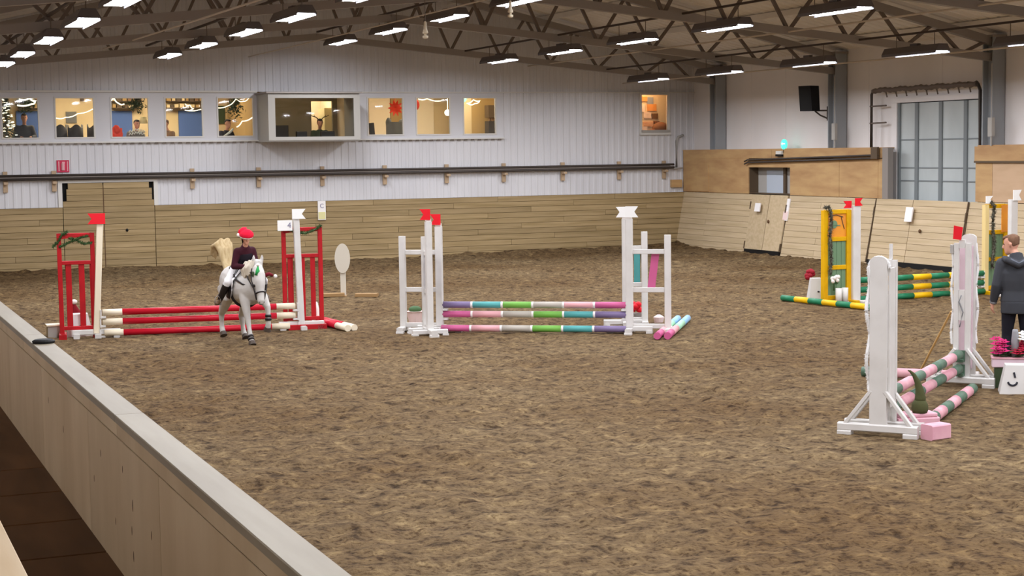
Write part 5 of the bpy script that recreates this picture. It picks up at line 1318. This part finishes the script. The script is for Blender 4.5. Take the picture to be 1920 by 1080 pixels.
def person(name, label, J, loc, rz, look, s=1.0, voxel=.012, skin='skin', top='jacket', legs='trouser', shoes='shoe', hair='hair', group=None, head_s=1.0, hat=None, long_hair=False, coarse=False, loose=1.0, curl=.5):
    """J: joints in local metres, +y is the way the body faces, +x its right"""
    t = thing(name, label, 'person', loc, rz, group)
    g = {k: V(v) for k, v in J.items()}
    hs = s * head_s
    lat = (g['sh_r'] - g['sh_l']).normalized(); hl = (g['hip_r'] - g['hip_l']).normalized()
    spine = g['chest'] - g['pelvis']
    def torso(mb, k, e=0.0):
        pts = [g['pelvis'] - spine * .18, g['pelvis'], g['pelvis'] + spine * .35, g['pelvis'] + spine * .7, g['chest'], g['chest'] + spine * .28, g['neck']]
        R = [(.145, .105), (.168, .118), (.15, .105), (.168, .118), (.18, .118), (.15, .09), (.062, .058)]
        mb.tube(pts, [((a * k) * s + e, (b * k) * s + e) for a, b in R], 18, lat)
        for sh in ('sh_l', 'sh_r'): mb.tube([g['chest'] + spine * .2, g[sh]], [.085 * s * k + e, .066 * s * k + e], 12, lat)
    def arm(mb, sd, k, e=0.0, to=1.0):
        a, b, c = g['sh_' + sd], g['el_' + sd], g['wr_' + sd]; c = b.lerp(c, to)
        mb.tube([a, a.lerp(b, .5), b], [.058 * s * k + e, .05 * s * k + e, .042 * s * k + e], 12, lat); mb.tube([b, b.lerp(c, .4), c], [.042 * s * k + e, .041 * s * k + e, .028 * s * k + e], 12, lat)
        mb.ell(tuple(a), (.06 * s * k + e,) * 3); mb.ell(tuple(b), (.043 * s * k + e,) * 3)
    def leg(mb, sd, k, e=0.0, to=1.0):
        a, b, c = g['hip_' + sd], g['kn_' + sd], g['an_' + sd]; c = b.lerp(c, to)
        mb.tube([a, a.lerp(b, .5), b], [.09 * s * k + e, .076 * s * k + e, .056 * s * k + e], 14, hl); mb.tube([b, b.lerp(c, .35), c], [.056 * s * k + e, .056 * s * k + e, .036 * s * k + e], 14, hl)
        mb.ell(tuple(b), (.058 * s * k + e,) * 3); mb.ell(tuple(a), (.095 * s * k + e,) * 3)
    body = MB(); torso(body, .88)
    face = V(look).normalized(); hup = (g['head'] - g['neck']).normalized() * .4 + V((0, 0, 1)); 
    body.tube([g['neck'] - spine * .1, g['neck'], g['head'] - V((0, 0, .05 * hs))], [.06 * s, .052 * s, .05 * s], 12, lat)
    P = head_geo(body, g['head'], face, hup, hs)
    for sd in 'lr':
        arm(body, sd, .9); leg(body, sd, .88)
    ex = MB()
    if not coarse:
        for sd, sg in (('l', -1), ('r', 1)):
            d = (g['wr_' + sd] - g['el_' + sd]).normalized(); inn = V((-1 if sd == 'r' else 1, .3, 0)); hand(ex, g['wr_' + sd], d, inn, s, curl, 1 if sd == 'r' else -1)
    else:
        for sd in 'lr': d = (g['wr_' + sd] - g['el_' + sd]).normalized(); body.tube([g['wr_' + sd], g['wr_' + sd] + d * .1 * s], [.03 * s, .02 * s], 8, lat)
    for sd in 'lr':
        a = g['an_' + sd]; to = g['toe_' + sd]; body.tube([a, a.lerp(to, .3) - V((0, 0, .02 * s)), to], [.04 * s, .04 * s, .028 * s], 10, hl)
    link('body', fused('body', body, voxel, M[skin], 4, ex if not coarse else None), t)
    if True:
        e_ = MB()
        for b in (-1, 1): e_.ell(tuple(P(.083, b * .031, .012)), (.011 * hs, .011 * hs, .009 * hs), 8, 6)
        obj('eyes', e_, M['hair_dark'], t, True)
    c1 = MB(); torso(c1, 1.0 * loose, .012)
    for sd in 'lr': arm(c1, sd, 1.05 * loose, .012, .95)
    c1.tube([g['neck'] - spine * .25, g['neck'] + (g['head'] - g['neck']) * .12], [.09 * s, .07 * s], 12, lat)
    link('jacket', fused('jacket', c1, voxel, M[top], 5), t)
    c2 = MB(); c2.tube([g['pelvis'] - spine * .18, g['pelvis'], g['pelvis'] + spine * .2], [(.15 * s, .115 * s), (.172 * s, .122 * s), (.16 * s, .115 * s)], 18, hl)
    for sd in 'lr': leg(c2, sd, 1.02, .008, .96)
    link('trousers', fused('trousers', c2, voxel, M[legs], 5), t)
    for sd in 'lr':
        a = g['an_' + sd]; to = g['toe_' + sd]; d = (to - a).normalized(); dn = V((0, 0, -.03 * s)) if not g.get('bootdown') else V((0, 0, 0))
        m3 = MB(); m3.tube([a - d * .05 * s + dn, a + dn * .6, a.lerp(to, .5) + dn * .4, to, to + d * .04 * s], [.035 * s, .046 * s, .045 * s, .04 * s, .022 * s], 12, hl)
        m3.tube([a + (g['kn_' + sd] - a) * .12, a + dn * .5], [.046 * s, .046 * s], 12, hl)
        link('shoe', fused('shoe', m3, voxel * .9, M[shoes], 3), t)
    if hair:
        m4 = MB(); u = hup.normalized()
        rows = [(-.02, -.055, .062, .045), (.01, -.04, .078, .066), (.045, -.03, .083, .082), (.075, -.016, .08, .094), (.1, -.012, .068, .08), (.122, -.012, .046, .055), (.134, -.01, .015, .02)]
        lv = u.cross(face)
        m4.tube([P(a, 0, d) for d, a, _, _ in rows], [(w * hs, dd * hs) for _, _, w, dd in rows], 16, lv)
        m4.tube([P(.03, 0, .1), P(.085, 0, .09), P(.095, 0, .07)], [(.06 * hs, .03 * hs), (.06 * hs, .022 * hs), (.05 * hs, .008 * hs)], 12, lv)
        if long_hair: m4.tube([P(-.06, 0, .04), P(-.08, 0, -.05), P(-.08, 0, -.16)], [(.07 * hs, .05 * hs), (.075 * hs, .045 * hs), (.05 * hs, .03 * hs)], 12, lv)
        link('hair', fused('hair', m4, voxel, M[hair], 3), t)
    return t, P, g

# the man at the right edge, seen from behind, head turned left
JM = dict(head=(-.07, .09, 1.625), neck=(0, .03, 1.47), chest=(0, 0, 1.28), pelvis=(0, -.01, .93),
          sh_l=(-.185, .0, 1.385), sh_r=(.185, .0, 1.385), el_l=(-.25, -.03, 1.13), el_r=(.29, .0, 1.13), wr_l=(-.285, .05, .90), wr_r=(.3, .12, .92),
          hip_l=(-.09, 0, .90), hip_r=(.09, 0, .90), kn_l=(-.115, .04, .49), kn_r=(.11, .02, .49), an_l=(-.125, -.01, .09), an_r=(.12, -.03, .09), toe_l=(-.15, .15, .04), toe_r=(.14, .13, .04))
mx, my = 13.66, 16.27
man, P, g = person('person', 'man in a charcoal hooded jacket standing with his back turned', JM, (mx, my, gz(mx, my) - .005), math.radians(-36), (-.93, .36, -.1), 1.0, .010, loose=1.16)
mb = MB()
mb.tube([(-.17, -.05, 1.47), (-.13, -.12, 1.45), (0, -.15, 1.39), (.13, -.12, 1.45), (.17, -.05, 1.47)], [(.03, .04), (.045, .06), (.05, .085), (.045, .06), (.03, .04)], 14, (0, 0, 1))
mb.tube([(-.01, .0, 1.40), (-.015, .02, 1.47), (-.02, .035, 1.52)], [(.12, .10), (.09, .085), (.078, .078)], 16, (1, 0, 0))
link('hood', fused('hood', mb, .011, M['jacket'], 4), man)
mb = MB(); mb.tube([(-.09, -.15, 1.46), (0, -.205, 1.41), (.09, -.15, 1.46)], [(.014, .03)] * 3, 10, (0, 0, 1)); obj('hood_lining', mb, M['jacket_lt'], man, True)
mb = MB(); mb.tube([(0, -.01, .775), (0, -.01, .93)], [(.2, .145), (.2, .15)], 24, (1, 0, 0)); link('jacket_hem', fused('jacket_hem', mb, .012, M['jacket'], 4), man)
mb = MB(); d = (V(JM['wr_l']) - V(JM['el_l'])).normalized(); c = V(JM['wr_l']); mb.tube([c - d * .035, c + d * .005], [.046, .044], 12); obj('cuff', mb, M['grey_speck'], man, True)

# people behind the windows (seated, seen to the waist)
def sitter(x, y, lab, rz, top, hairm='hair_dark', lean=0.0, look=(0, 1, 0), z0=2.5, up=0.0):
    z = 0
    J = dict(head=(0, .06 + lean, 1.40), neck=(0, .02 + lean * .7, 1.22), chest=(0, lean * .4, 1.03), pelvis=(0, -.02, .70), sh_l=(-.18, lean * .6, 1.16), sh_r=(.18, lean * .6, 1.16),
             el_l=(-.25, .10, .92), el_r=(.25, .10, .92), wr_l=(-.12, .3, .92), wr_r=(.12, .3, .92), hip_l=(-.09, 0, .68), hip_r=(.09, 0, .68), kn_l=(-.12, .42, .64), kn_r=(.12, .42, .64),
             an_l=(-.12, .38, .22), an_r=(.12, .38, .22), toe_l=(-.12, .55, .16), toe_r=(.12, .55, .16))
    for k in J:
        dz = -.2 + up if k[:2] not in ('kn', 'an', 'to') else -.14
        J[k] = (J[k][0], J[k][1], J[k][2] + dz)
    t, P, g = person('person', lab, J, (x, y, z0), rz, look, .95, .022, top=top, hair=hairm, coarse=True, group='people behind the windows')
    return t, P
sitter(4.78, D + 1.3, 'person in a dark jacket in the leftmost window before the blue panel', PI, 'jacket', lean=.0, up=.18)
sitter(7.48, D + 1.0, 'person in a grey and white patterned jumper in the third window', PI + .3, 'knit_a', lean=.1)
t_ = bpy.data.objects[-1] if False else None
sitter(8.42, D + 1.0, 'person in a brown top leaning at the left of the fourth window', PI - 1.2, 'brown_jacket', 'brown_jacket' if False else 'hair', lean=.1)
sitter(9.85, D + 1.0, 'person in a dark top with a pale scarf in the fifth window', PI + .5, 'vest', lean=.05)
ant, P = sitter(12.48, D + 1.2, 'person wearing reindeer antlers behind the bay window', PI, 'green_dark', lean=.0)
mb = MB()
for b in (-1, 1):
    mb.tube([P(0, b * .05, .12), P(0, b * .12, .18), P(0, b * .2, .2), P(0, b * .27, .235)], [.014, .014, .012, .008], 6, (0, 1, 0)); mb.tube([P(0, b * .15, .19), P(0, b * .17, .24)], [.011, .007], 6, (0, 1, 0))
mb.tube([P(0, .085, .02), P(0, .06, .11), P(0, 0, .135), P(0, -.06, .11), P(0, -.085, .02)], .01, 6, (0, 1, 0))
obj('antler_headband', mb, M['frame_dark'], ant, True)
# patterned yoke, scarf and red bag in the windows
mb = MB()
for r_, z in ((.2, .0), (.17, .08)):
    pts = [(7.48 - .2 + .4 * i / 12, D + .62 - .02 * (i % 2), 3.46 + z + (.05 if i % 2 else 0) - .05 * abs(i - 6) / 6) for i in range(13)]; mb.tube(pts, .018, 6)
tag(obj('scarf', mb, M['knit_b'], smooth=True), 'white zigzag scarf worn by the person in the third window', 'scarf')
mb = MB(); mb.tube([(9.72, D + .6, 3.36), (9.86, D + .58, 3.46), (9.97, D + .6, 3.56)], .03, 8); tag(obj('scarf', mb, M['knit_b'], smooth=True), 'pale scarf across the person in the fifth window', 'scarf')
mb = MB()
for i in range(12): mb.ell((random.uniform(-.13, .13), random.uniform(-.08, .08), random.uniform(.75, 1.1)), (.09, .08, .1), 8, 6)
mb.cbox(-.17, .17, -.1, .1, 0, 1.1, .04); tag(obj('red_coat', mb, M['redcloth'], smooth=True, loc=(6.92, D + .55, 2.5)), 'orange-red coat heaped at the left of the third window', 'coat')
t = thing('dark_coats', 'dark grey coats hanging over a chair in the first window right of the bay', 'coat', (14.5, D + .8, 2.5))
mb = MB(); mb.cbox(-.24, .26, -.1, .1, .3, 1.22, .04); mb.ell((-.18, 0, 1.2), (.08, .1, .14)); mb.ell((.2, 0, 1.2), (.09, .1, .1)); obj('coat', mb, M['knit_a'], t, True)
mb = MB(); mb.tube([(-.2, 0, 0), (-.2, 0, .4)], .02, 6); mb.tube([(.2, 0, 0), (.2, 0, .4)], .02, 6); obj('leg', mb, M['steel'], t)

# ------------------------------------------------------------------ the pony and its rider
PX, PY = 5.90, 24.75
toward = V((-.234, -.972, 0)); rgt = V((.972, -.234, 0)); ph = math.radians(20)
hd = toward * math.cos(ph) + rgt * math.sin(ph)
PRZ = math.atan2(hd.y, hd.x)
PZ = gz(PX, PY) - .0
pony = thing('pony', 'white-grey pony cantering towards the camera by the red jump', 'pony', (PX, PY, PZ), PRZ)
mb = MB()
L3 = (0, 1, 0)
mb.tube([(-.60, 0, .86), (-.55, 0, .90), (-.45, 0, .92), (-.28, 0, .90), (-.05, 0, .85), (.18, 0, .84), (.36, 0, .85), (.48, 0, .87), (.55, 0, .88)],
        [(.05, .07), (.15, .17), (.225, .245), (.245, .265), (.255, .27), (.24, .265), (.215, .25), (.17, .20), (.09, .11)], 20, L3)
mb.tube([(.28, 0, .98), (.42, 0, 1.06), (.55, 0, 1.15), (.66, 0, 1.20), (.72, 0, 1.20)], [(.13, .2), (.11, .185), (.09, .155), (.075, .125), (.06, .10)], 16, L3)
# head, nose pointing down and forward
mb.tube([(.66, -.01, 1.21), (.715, -.02, 1.16), (.775, -.03, 1.07), (.82, -.04, .97), (.86, -.045, .86), (.895, -.05, .76), (.92, -.055, .70), (.925, -.055, .655)],
        [(.05, .06), (.085, .10), (.098, .125), (.092, .115), (.066, .082), (.055, .066), (.056, .06), (.035, .035)], 16, L3)
for b in (-1, 1):
    mb.ell((.755, b * .07 - .03, .99), (.05, .035, .085)); mb.ell((.835, b * .072 - .04, .955), (.03, .025, .022))       # cheek, brow
    mb.ell((.94, b * .034 - .055, .69), (.016, .014, .024))                                      # nostril wing
    mb.tube([(.68, b * .05, 1.24), (.675, b * .062, 1.30), (.685, b * .066, 1.35), (.69, b * .062, 1.385)], [(.022, .03), (.03, .03), (.02, .02), (.006, .006)], 10, L3)
def horse_leg(pts, rad, side):
    mb.tube(pts, rad, 12, (0, 1, 0))
# fore right (leading, on the ground), fore left (lifted)
FR = [(.34, -.12, .82), (.42, -.125, .66), (.50, -.12, .42), (.545, -.115, .26), (.585, -.11, .13), (.63, -.11, .06)]
FLg = [(.36, .12, .82), (.52, .13, .70), (.70, .13, .58), (.715, .13, .44), (.71, .13, .34), (.68, .13, .27)]
RF = [(.08, .12), (.075, .095), (.048, .05), (.033, .036), (.04, .042), (.042, .05)]
horse_leg(FR, RF, 0); horse_leg(FLg, RF, 0)
mb.ell((.50, -.12, .43), (.05, .045, .055)); mb.ell((.69, .13, .58), (.05, .045, .055))
HR = [(-.42, -.13, .84), (-.32, -.15, .66), (-.50, -.145, .50), (-.62, -.14, .40), (-.63, -.14, .26), (-.62, -.14, .18), (-.57, -.14, .10)]
HLg = [(-.42, .13, .84), (-.26, .15, .66), (-.36, .14, .48), (-.46, .13, .36), (-.40, .125, .20), (-.37, .125, .12), (-.31, .125, .06)]
RH = [(.13, .2), (.10, .15), (.07, .085), (.05, .06), (.034, .038), (.042, .044), (.044, .05)]
horse_leg(HR, RH, 0); horse_leg(HLg, RH, 0)
link('body', fused('body', mb, .012, M['horse'], 5), pony)
for pts, ex in ((FR, 0), (FLg, 0), (HR, 0), (HLg, 0)):
    p = V(pts[-1]); q = V(pts[-2]); d = (p - q).normalized()
    mb = MB(); mb.tube([p - d * .015, p + d * .05], [(.046, .05), (.058, .064)], 14, (0, 1, 0)); obj('hoof', mb, M['hoof'], pony)
e_ = MB()
for b in (-1, 1): e_.ell((.838, b * .084 - .04, .935), (.026, .018, .024), 10, 8)
obj('eyes', e_, M['leather'], pony, True)
e_ = MB()
for b in (-1, 1): e_.ell((.951, b * .034 - .055, .69), (.010, .010, .016), 8, 6)
e_.tube([(.925, -.085, .655), (.937, -.055, .652), (.925, -.025, .655)], .006, 6); obj('nostrils', e_, M['knit_a'], pony, True)
# mane, forelock, tail
mb = MB()
for i in range(16):
    u = i / 15; x = .32 + .36 * u; z = 1.20 + .06 * u + .015 * math.sin(i)
    for b in (-1, 1):
        k = 1.0 if b < 0 else .55
        mb.tube([(x, 0, z), (x - .01, b * .06, z + .025), (x - .02, b * (.11 + .02 * math.sin(i * 2)) * k, z - .06), (x - .01, b * .125 * k, z - .06 - .13 * k)], [(.03, .03), (.038, .035), (.034, .026), (.008, .008)], 8, (1, 0, 0))
mb.tube([(.66, -.01, 1.25), (.74, -.015, 1.19), (.80, -.025, 1.10), (.83, -.03, 1.03)], [(.04, .025), (.045, .022), (.035, .015), (.01, .006)], 10, L3)
link('mane', fused('mane', mb, .011, M['mane'], 3), pony)
mb = MB()
for i in range(7):
    o = (i - 3) * .014
    mb.tube([(-.55, o * .4, 1.0), (-.64, o, 1.10), (-.70, o * 1.3 - .01, 1.24), (-.74, o * 1.8 - .01, 1.38 + .02 * (i % 2)), (-.80, o * 2.6 - .02, 1.48 + .03 * (i % 3)), (-.90, o * 2.8 - .04, 1.44 + .02 * (i % 2)), (-.96, o * 2.8 - .06, 1.31 - .04 * (i % 3))], [.036, .04, .044, .05, .05, .04, .012], 10, L3)
link('tail', fused('tail', mb, .013, M['tail'], 5), pony)
# tack
def band_around(pts, w, t_, m, nm, ref=(0, 0, 1), closed=True):
    mb = MB(); mb.tube(pts + ([pts[0]] if closed else []), [(w, t_)] * (len(pts) + (1 if closed else 0)), 8, ref); return obj(nm, mb, m, pony, True)
mb = MB()
mb.tube([(-.30, 0, 1.16), (-.22, 0, 1.135), (-.05, 0, 1.125), (.10, 0, 1.135), (.17, 0, 1.16)], [(.10, .03), (.15, .035), (.13, .03), (.12, .035), (.08, .03)], 14, L3)
for b in (-1, 1): mb.tube([(.02, b * .12, 1.12), (.10, b * .235, .98), (.12, b * .275, .82), (.10, b * .28, .70)], [(.12, .02), (.14, .018), (.13, .016), (.08, .012)], 12, (1, 0, 0))
link('saddle', fused('saddle', mb, .011, M['leather'], 3), pony)
mb = MB()
for b in (-1, 1): mb.tube([(.03, b * .10, 1.12), (.06, b * .25, .98), (.05, b * .268, .82), (.03, b * .262, .72)], [(.20, .014), (.22, .012), (.21, .012), (.14, .01)], 12, (1, 0, 0))
link('saddle_pad', fused('saddle_pad', mb, .011, M['breech'], 3), pony)
ring = [(.14, .25 * math.cos(a), .845 + .28 * math.sin(a)) for a in np.linspace(0, 2 * PI, 20, endpoint=False)]
band_around(ring, .012, .03, M['leather'], 'girth', (1, 0, 0))
for b in (-1, 1):
    mb = MB(); mb.tube([(.16, b * .20, 1.06), (.32, b * .215, .99), (.46, b * .17, .93), (.535, b * .05, .90), (.55, 0, .895)], .012, 8); mb.tube([(.55, 0, .895), (.50, 0, .74), (.36, 0, .60)], .012, 8); obj('breastplate', mb, M['leather'], pony, True)
def head_ring(x, z, ax, az, w, nm, tilt_=-.45):
    pts = [(x - math.sin(tilt_) * 0 + az * math.sin(a) * math.cos(tilt_ + PI / 2 - .0) * -1, ax * math.cos(a), z + az * math.sin(a) * .45) for a in np.linspace(0, 2 * PI, 18, endpoint=False)]
    mb = MB(); mb.tube(pts + [pts[0]], w, 8, (0, 1, 0)); return mb
mb = MB()
# noseband, browband, cheek pieces, reins
nb = [(.865 + .082 * math.sin(a) * .9, .066 * math.cos(a) - .047, .815 + .085 * math.sin(a) * .35) for a in np.linspace(0, 2 * PI, 18)]
mb.tube(nb, [(.011, .018)] * 18, 8, (.35, 0, -.93))
bb = [(.70 + .125 * math.sin(a), .1 * math.cos(a) - .025, 1.12 + .02 * math.sin(a)) for a in np.linspace(-.2, PI + .2, 12)]
mb.tube(bb, .011, 8, (0, 0, 1))
for b in (-1, 1):
    mb.tube([(.66, b * .07 - .01, 1.23), (.70, b * .1 - .02, 1.12), (.76, b * .106 - .03, 1.0), (.835, b * .08 - .045, .87), (.87, b * .068 - .05, .80), (.895, b * .062 - .055, .73)], .009, 8)
    mb.tube([(.895, b * .064 - .055, .725), (.80, b * .10 - .02, .88), (.62, b * .14, 1.02), (.42, b * .10, 1.17)], .009, 8)
mb.tube([(.66, -.07, 1.25), (.65, 0, 1.28), (.66, .07, 1.25)], .009, 8)
obj('bridle', mb, M['leather'], pony, True)
for pts, k in ((FLg, 3), (FR, 4)):
    a, b = V(pts[k]), V(pts[k + 1]) if k + 1 < len(pts) else V(pts[k]) * 1
    mb = MB(); p0 = V(pts[k - 1]).lerp(a, .75); p1 = a.lerp(b, .55); mb.tube([p0, p0.lerp(p1, .42)], [.046, .049], 14, (0, 1, 0)); mb.tube([p0.lerp(p1, .58), p1], [.049, .05], 14, (0, 1, 0)); obj('leg_boot', mb, M['leather'], pony, True)
# christmas bobbles on the brow
gf = mat('bright_green_felt', '#2f9a50', .8)
mb = MB(); mb.tube([(.84, -.075, 1.09), (.85, -.07, 1.15), (.84, -.06, 1.22)], [.042, .032, .01], 12); obj('green_hat', mb, gf, pony, True)
mb = MB(); mb.ell((.80, -.125, 1.10), (.025, .022, .045)); obj('green_ornament', mb, M['green_dark'], pony, True)
mb = MB(); mb.ell((.84, -.06, 1.24), (.024, .024, .024)); obj('bobble', mb, M['pom'], pony, True)
mb = MB(); mb.ell((.83, .215, 1.055), (.03, .03, .03)); obj('bobble', mb, M['pom'], pony, True)
mb = MB(); mb.tube([(.80, .065, 1.075), (.82, .12, 1.095), (.83, .175, 1.07)], [.03, .028, .02], 10); obj('red_ornament', mb, mat('deep_red_felt', '#6e1420', .85), pony, True)
# rider in the pony's frame: person local +y forward -> rotate by -90 deg
JR = dict(head=(.045, .33, 1.625), neck=(.035, .25, 1.49), chest=(.02, .16, 1.36), pelvis=(0, -.04, 1.15), sh_l=(-.095, .19, 1.42), sh_r=(.145, .19, 1.41), el_l=(-.15, .22, 1.20), el_r=(.215, .22, 1.19), wr_l=(-.065, .40, 1.19), wr_r=(.085, .40, 1.19),
          hip_l=(-.11, -.01, 1.13), hip_r=(.11, -.01, 1.13), kn_l=(-.275, .20, .95), kn_r=(.315, .19, .95), an_l=(-.295, .04, .66), an_r=(.385, .02, .67), toe_l=(-.36, .16, .63), toe_r=(.47, .13, .63))
rider, P, g = person('person', 'child rider in a red santa hat and maroon jumper on the white pony', JR, (PX, PY, PZ), PRZ - PI / 2, (.05, .9, -.28), .80, .010, top='jumper', legs='breech', shoes='boot_brown', hair='hair_dark', head_s=.97, long_hair=True, curl=1.0)
for sd in 'lr':
    mb = MB(); a, b = g['kn_' + sd], g['an_' + sd]; mb.tube([a.lerp(b, .12), a.lerp(b, .5), b], [.056, .056, .042], 14); link('riding_boot', fused('riding_boot', mb, .010, M['leather'], 3), rider)
mb = MB(); sp = g['chest'] - g['pelvis']; mb.tube([g['pelvis'] + sp * .3, g['chest'], g['chest'] + sp * .33], [(.152, .118), (.165, .122), (.11, .088)], 18, (1, 0, 0)); link('vest', fused('vest', mb, .011, M['vest'], 4), rider)
u = V((0, -.1, 1)).normalized()
def HP(a, b, d): return P(a, b, d)
mb = MB(); rows = [(.035, .0, .108, .118), (.06, .0, .112, .122), (.09, -.004, .108, .116), (.12, -.01, .09, .098), (.142, -.02, .06, .07), (.152, -.03, .02, .03)]
mb.tube([P(a, 0, d) for d, a, _, _ in rows], [(w, dd) for _, _, w, dd in rows], 18, (1, 0, 0))
mb.tube([P(-.03, 0, .12), P(-.06, -.06, .12), P(-.06, -.115, .10), P(-.05, -.135, .07)], [.07, .06, .04, .02], 12, (0, 1, 0))
link('santa_hat', fused('santa_hat', mb, .010, M['santa'], 4), rider)
mb = MB(); pts = [tuple(P(.122 * math.cos(a), .114 * math.sin(a), .035)) for a in np.linspace(0, 2 * PI, 22)]; mb.tube(pts, [(.022, .016)] * 22, 10, (0, 0, 1)); mb.ell(tuple(P(-.045, -.14, .045)), (.034, .034, .034)); link('hat_trim', fused('hat_trim', mb, .009, M['pom'], 3), rider)
for sd, b in (('l', -1), ('r', 1)):
    mb = MB(); f_ = g['an_' + sd].lerp(g['toe_' + sd], .6) + V((0, 0, -.03)); mb.tube([f_ + V((-.05, 0, -.005)), f_ + V((.05, 0, -.005))], .012, 8, (0, 1, 0))
    mb.tube([f_ + V((-.05, 0, 0)), f_ + V((-.04, -.01, .09)), f_ + V((0, -.02, .13)), f_ + V((.04, -.01, .09)), f_ + V((.05, 0, 0))], .007, 8, (0, 1, 0)); mb.tube([f_ + V((0, -.02, .13)), g['kn_' + sd] * .6 + g['an_' + sd] * .4 + V((-b * .05, -.05, .05))], .009, 6)
    mb2 = mb; o = obj('stirrup', mb2, M['steel'], rider, True)
bpy.context.view_layer.update()
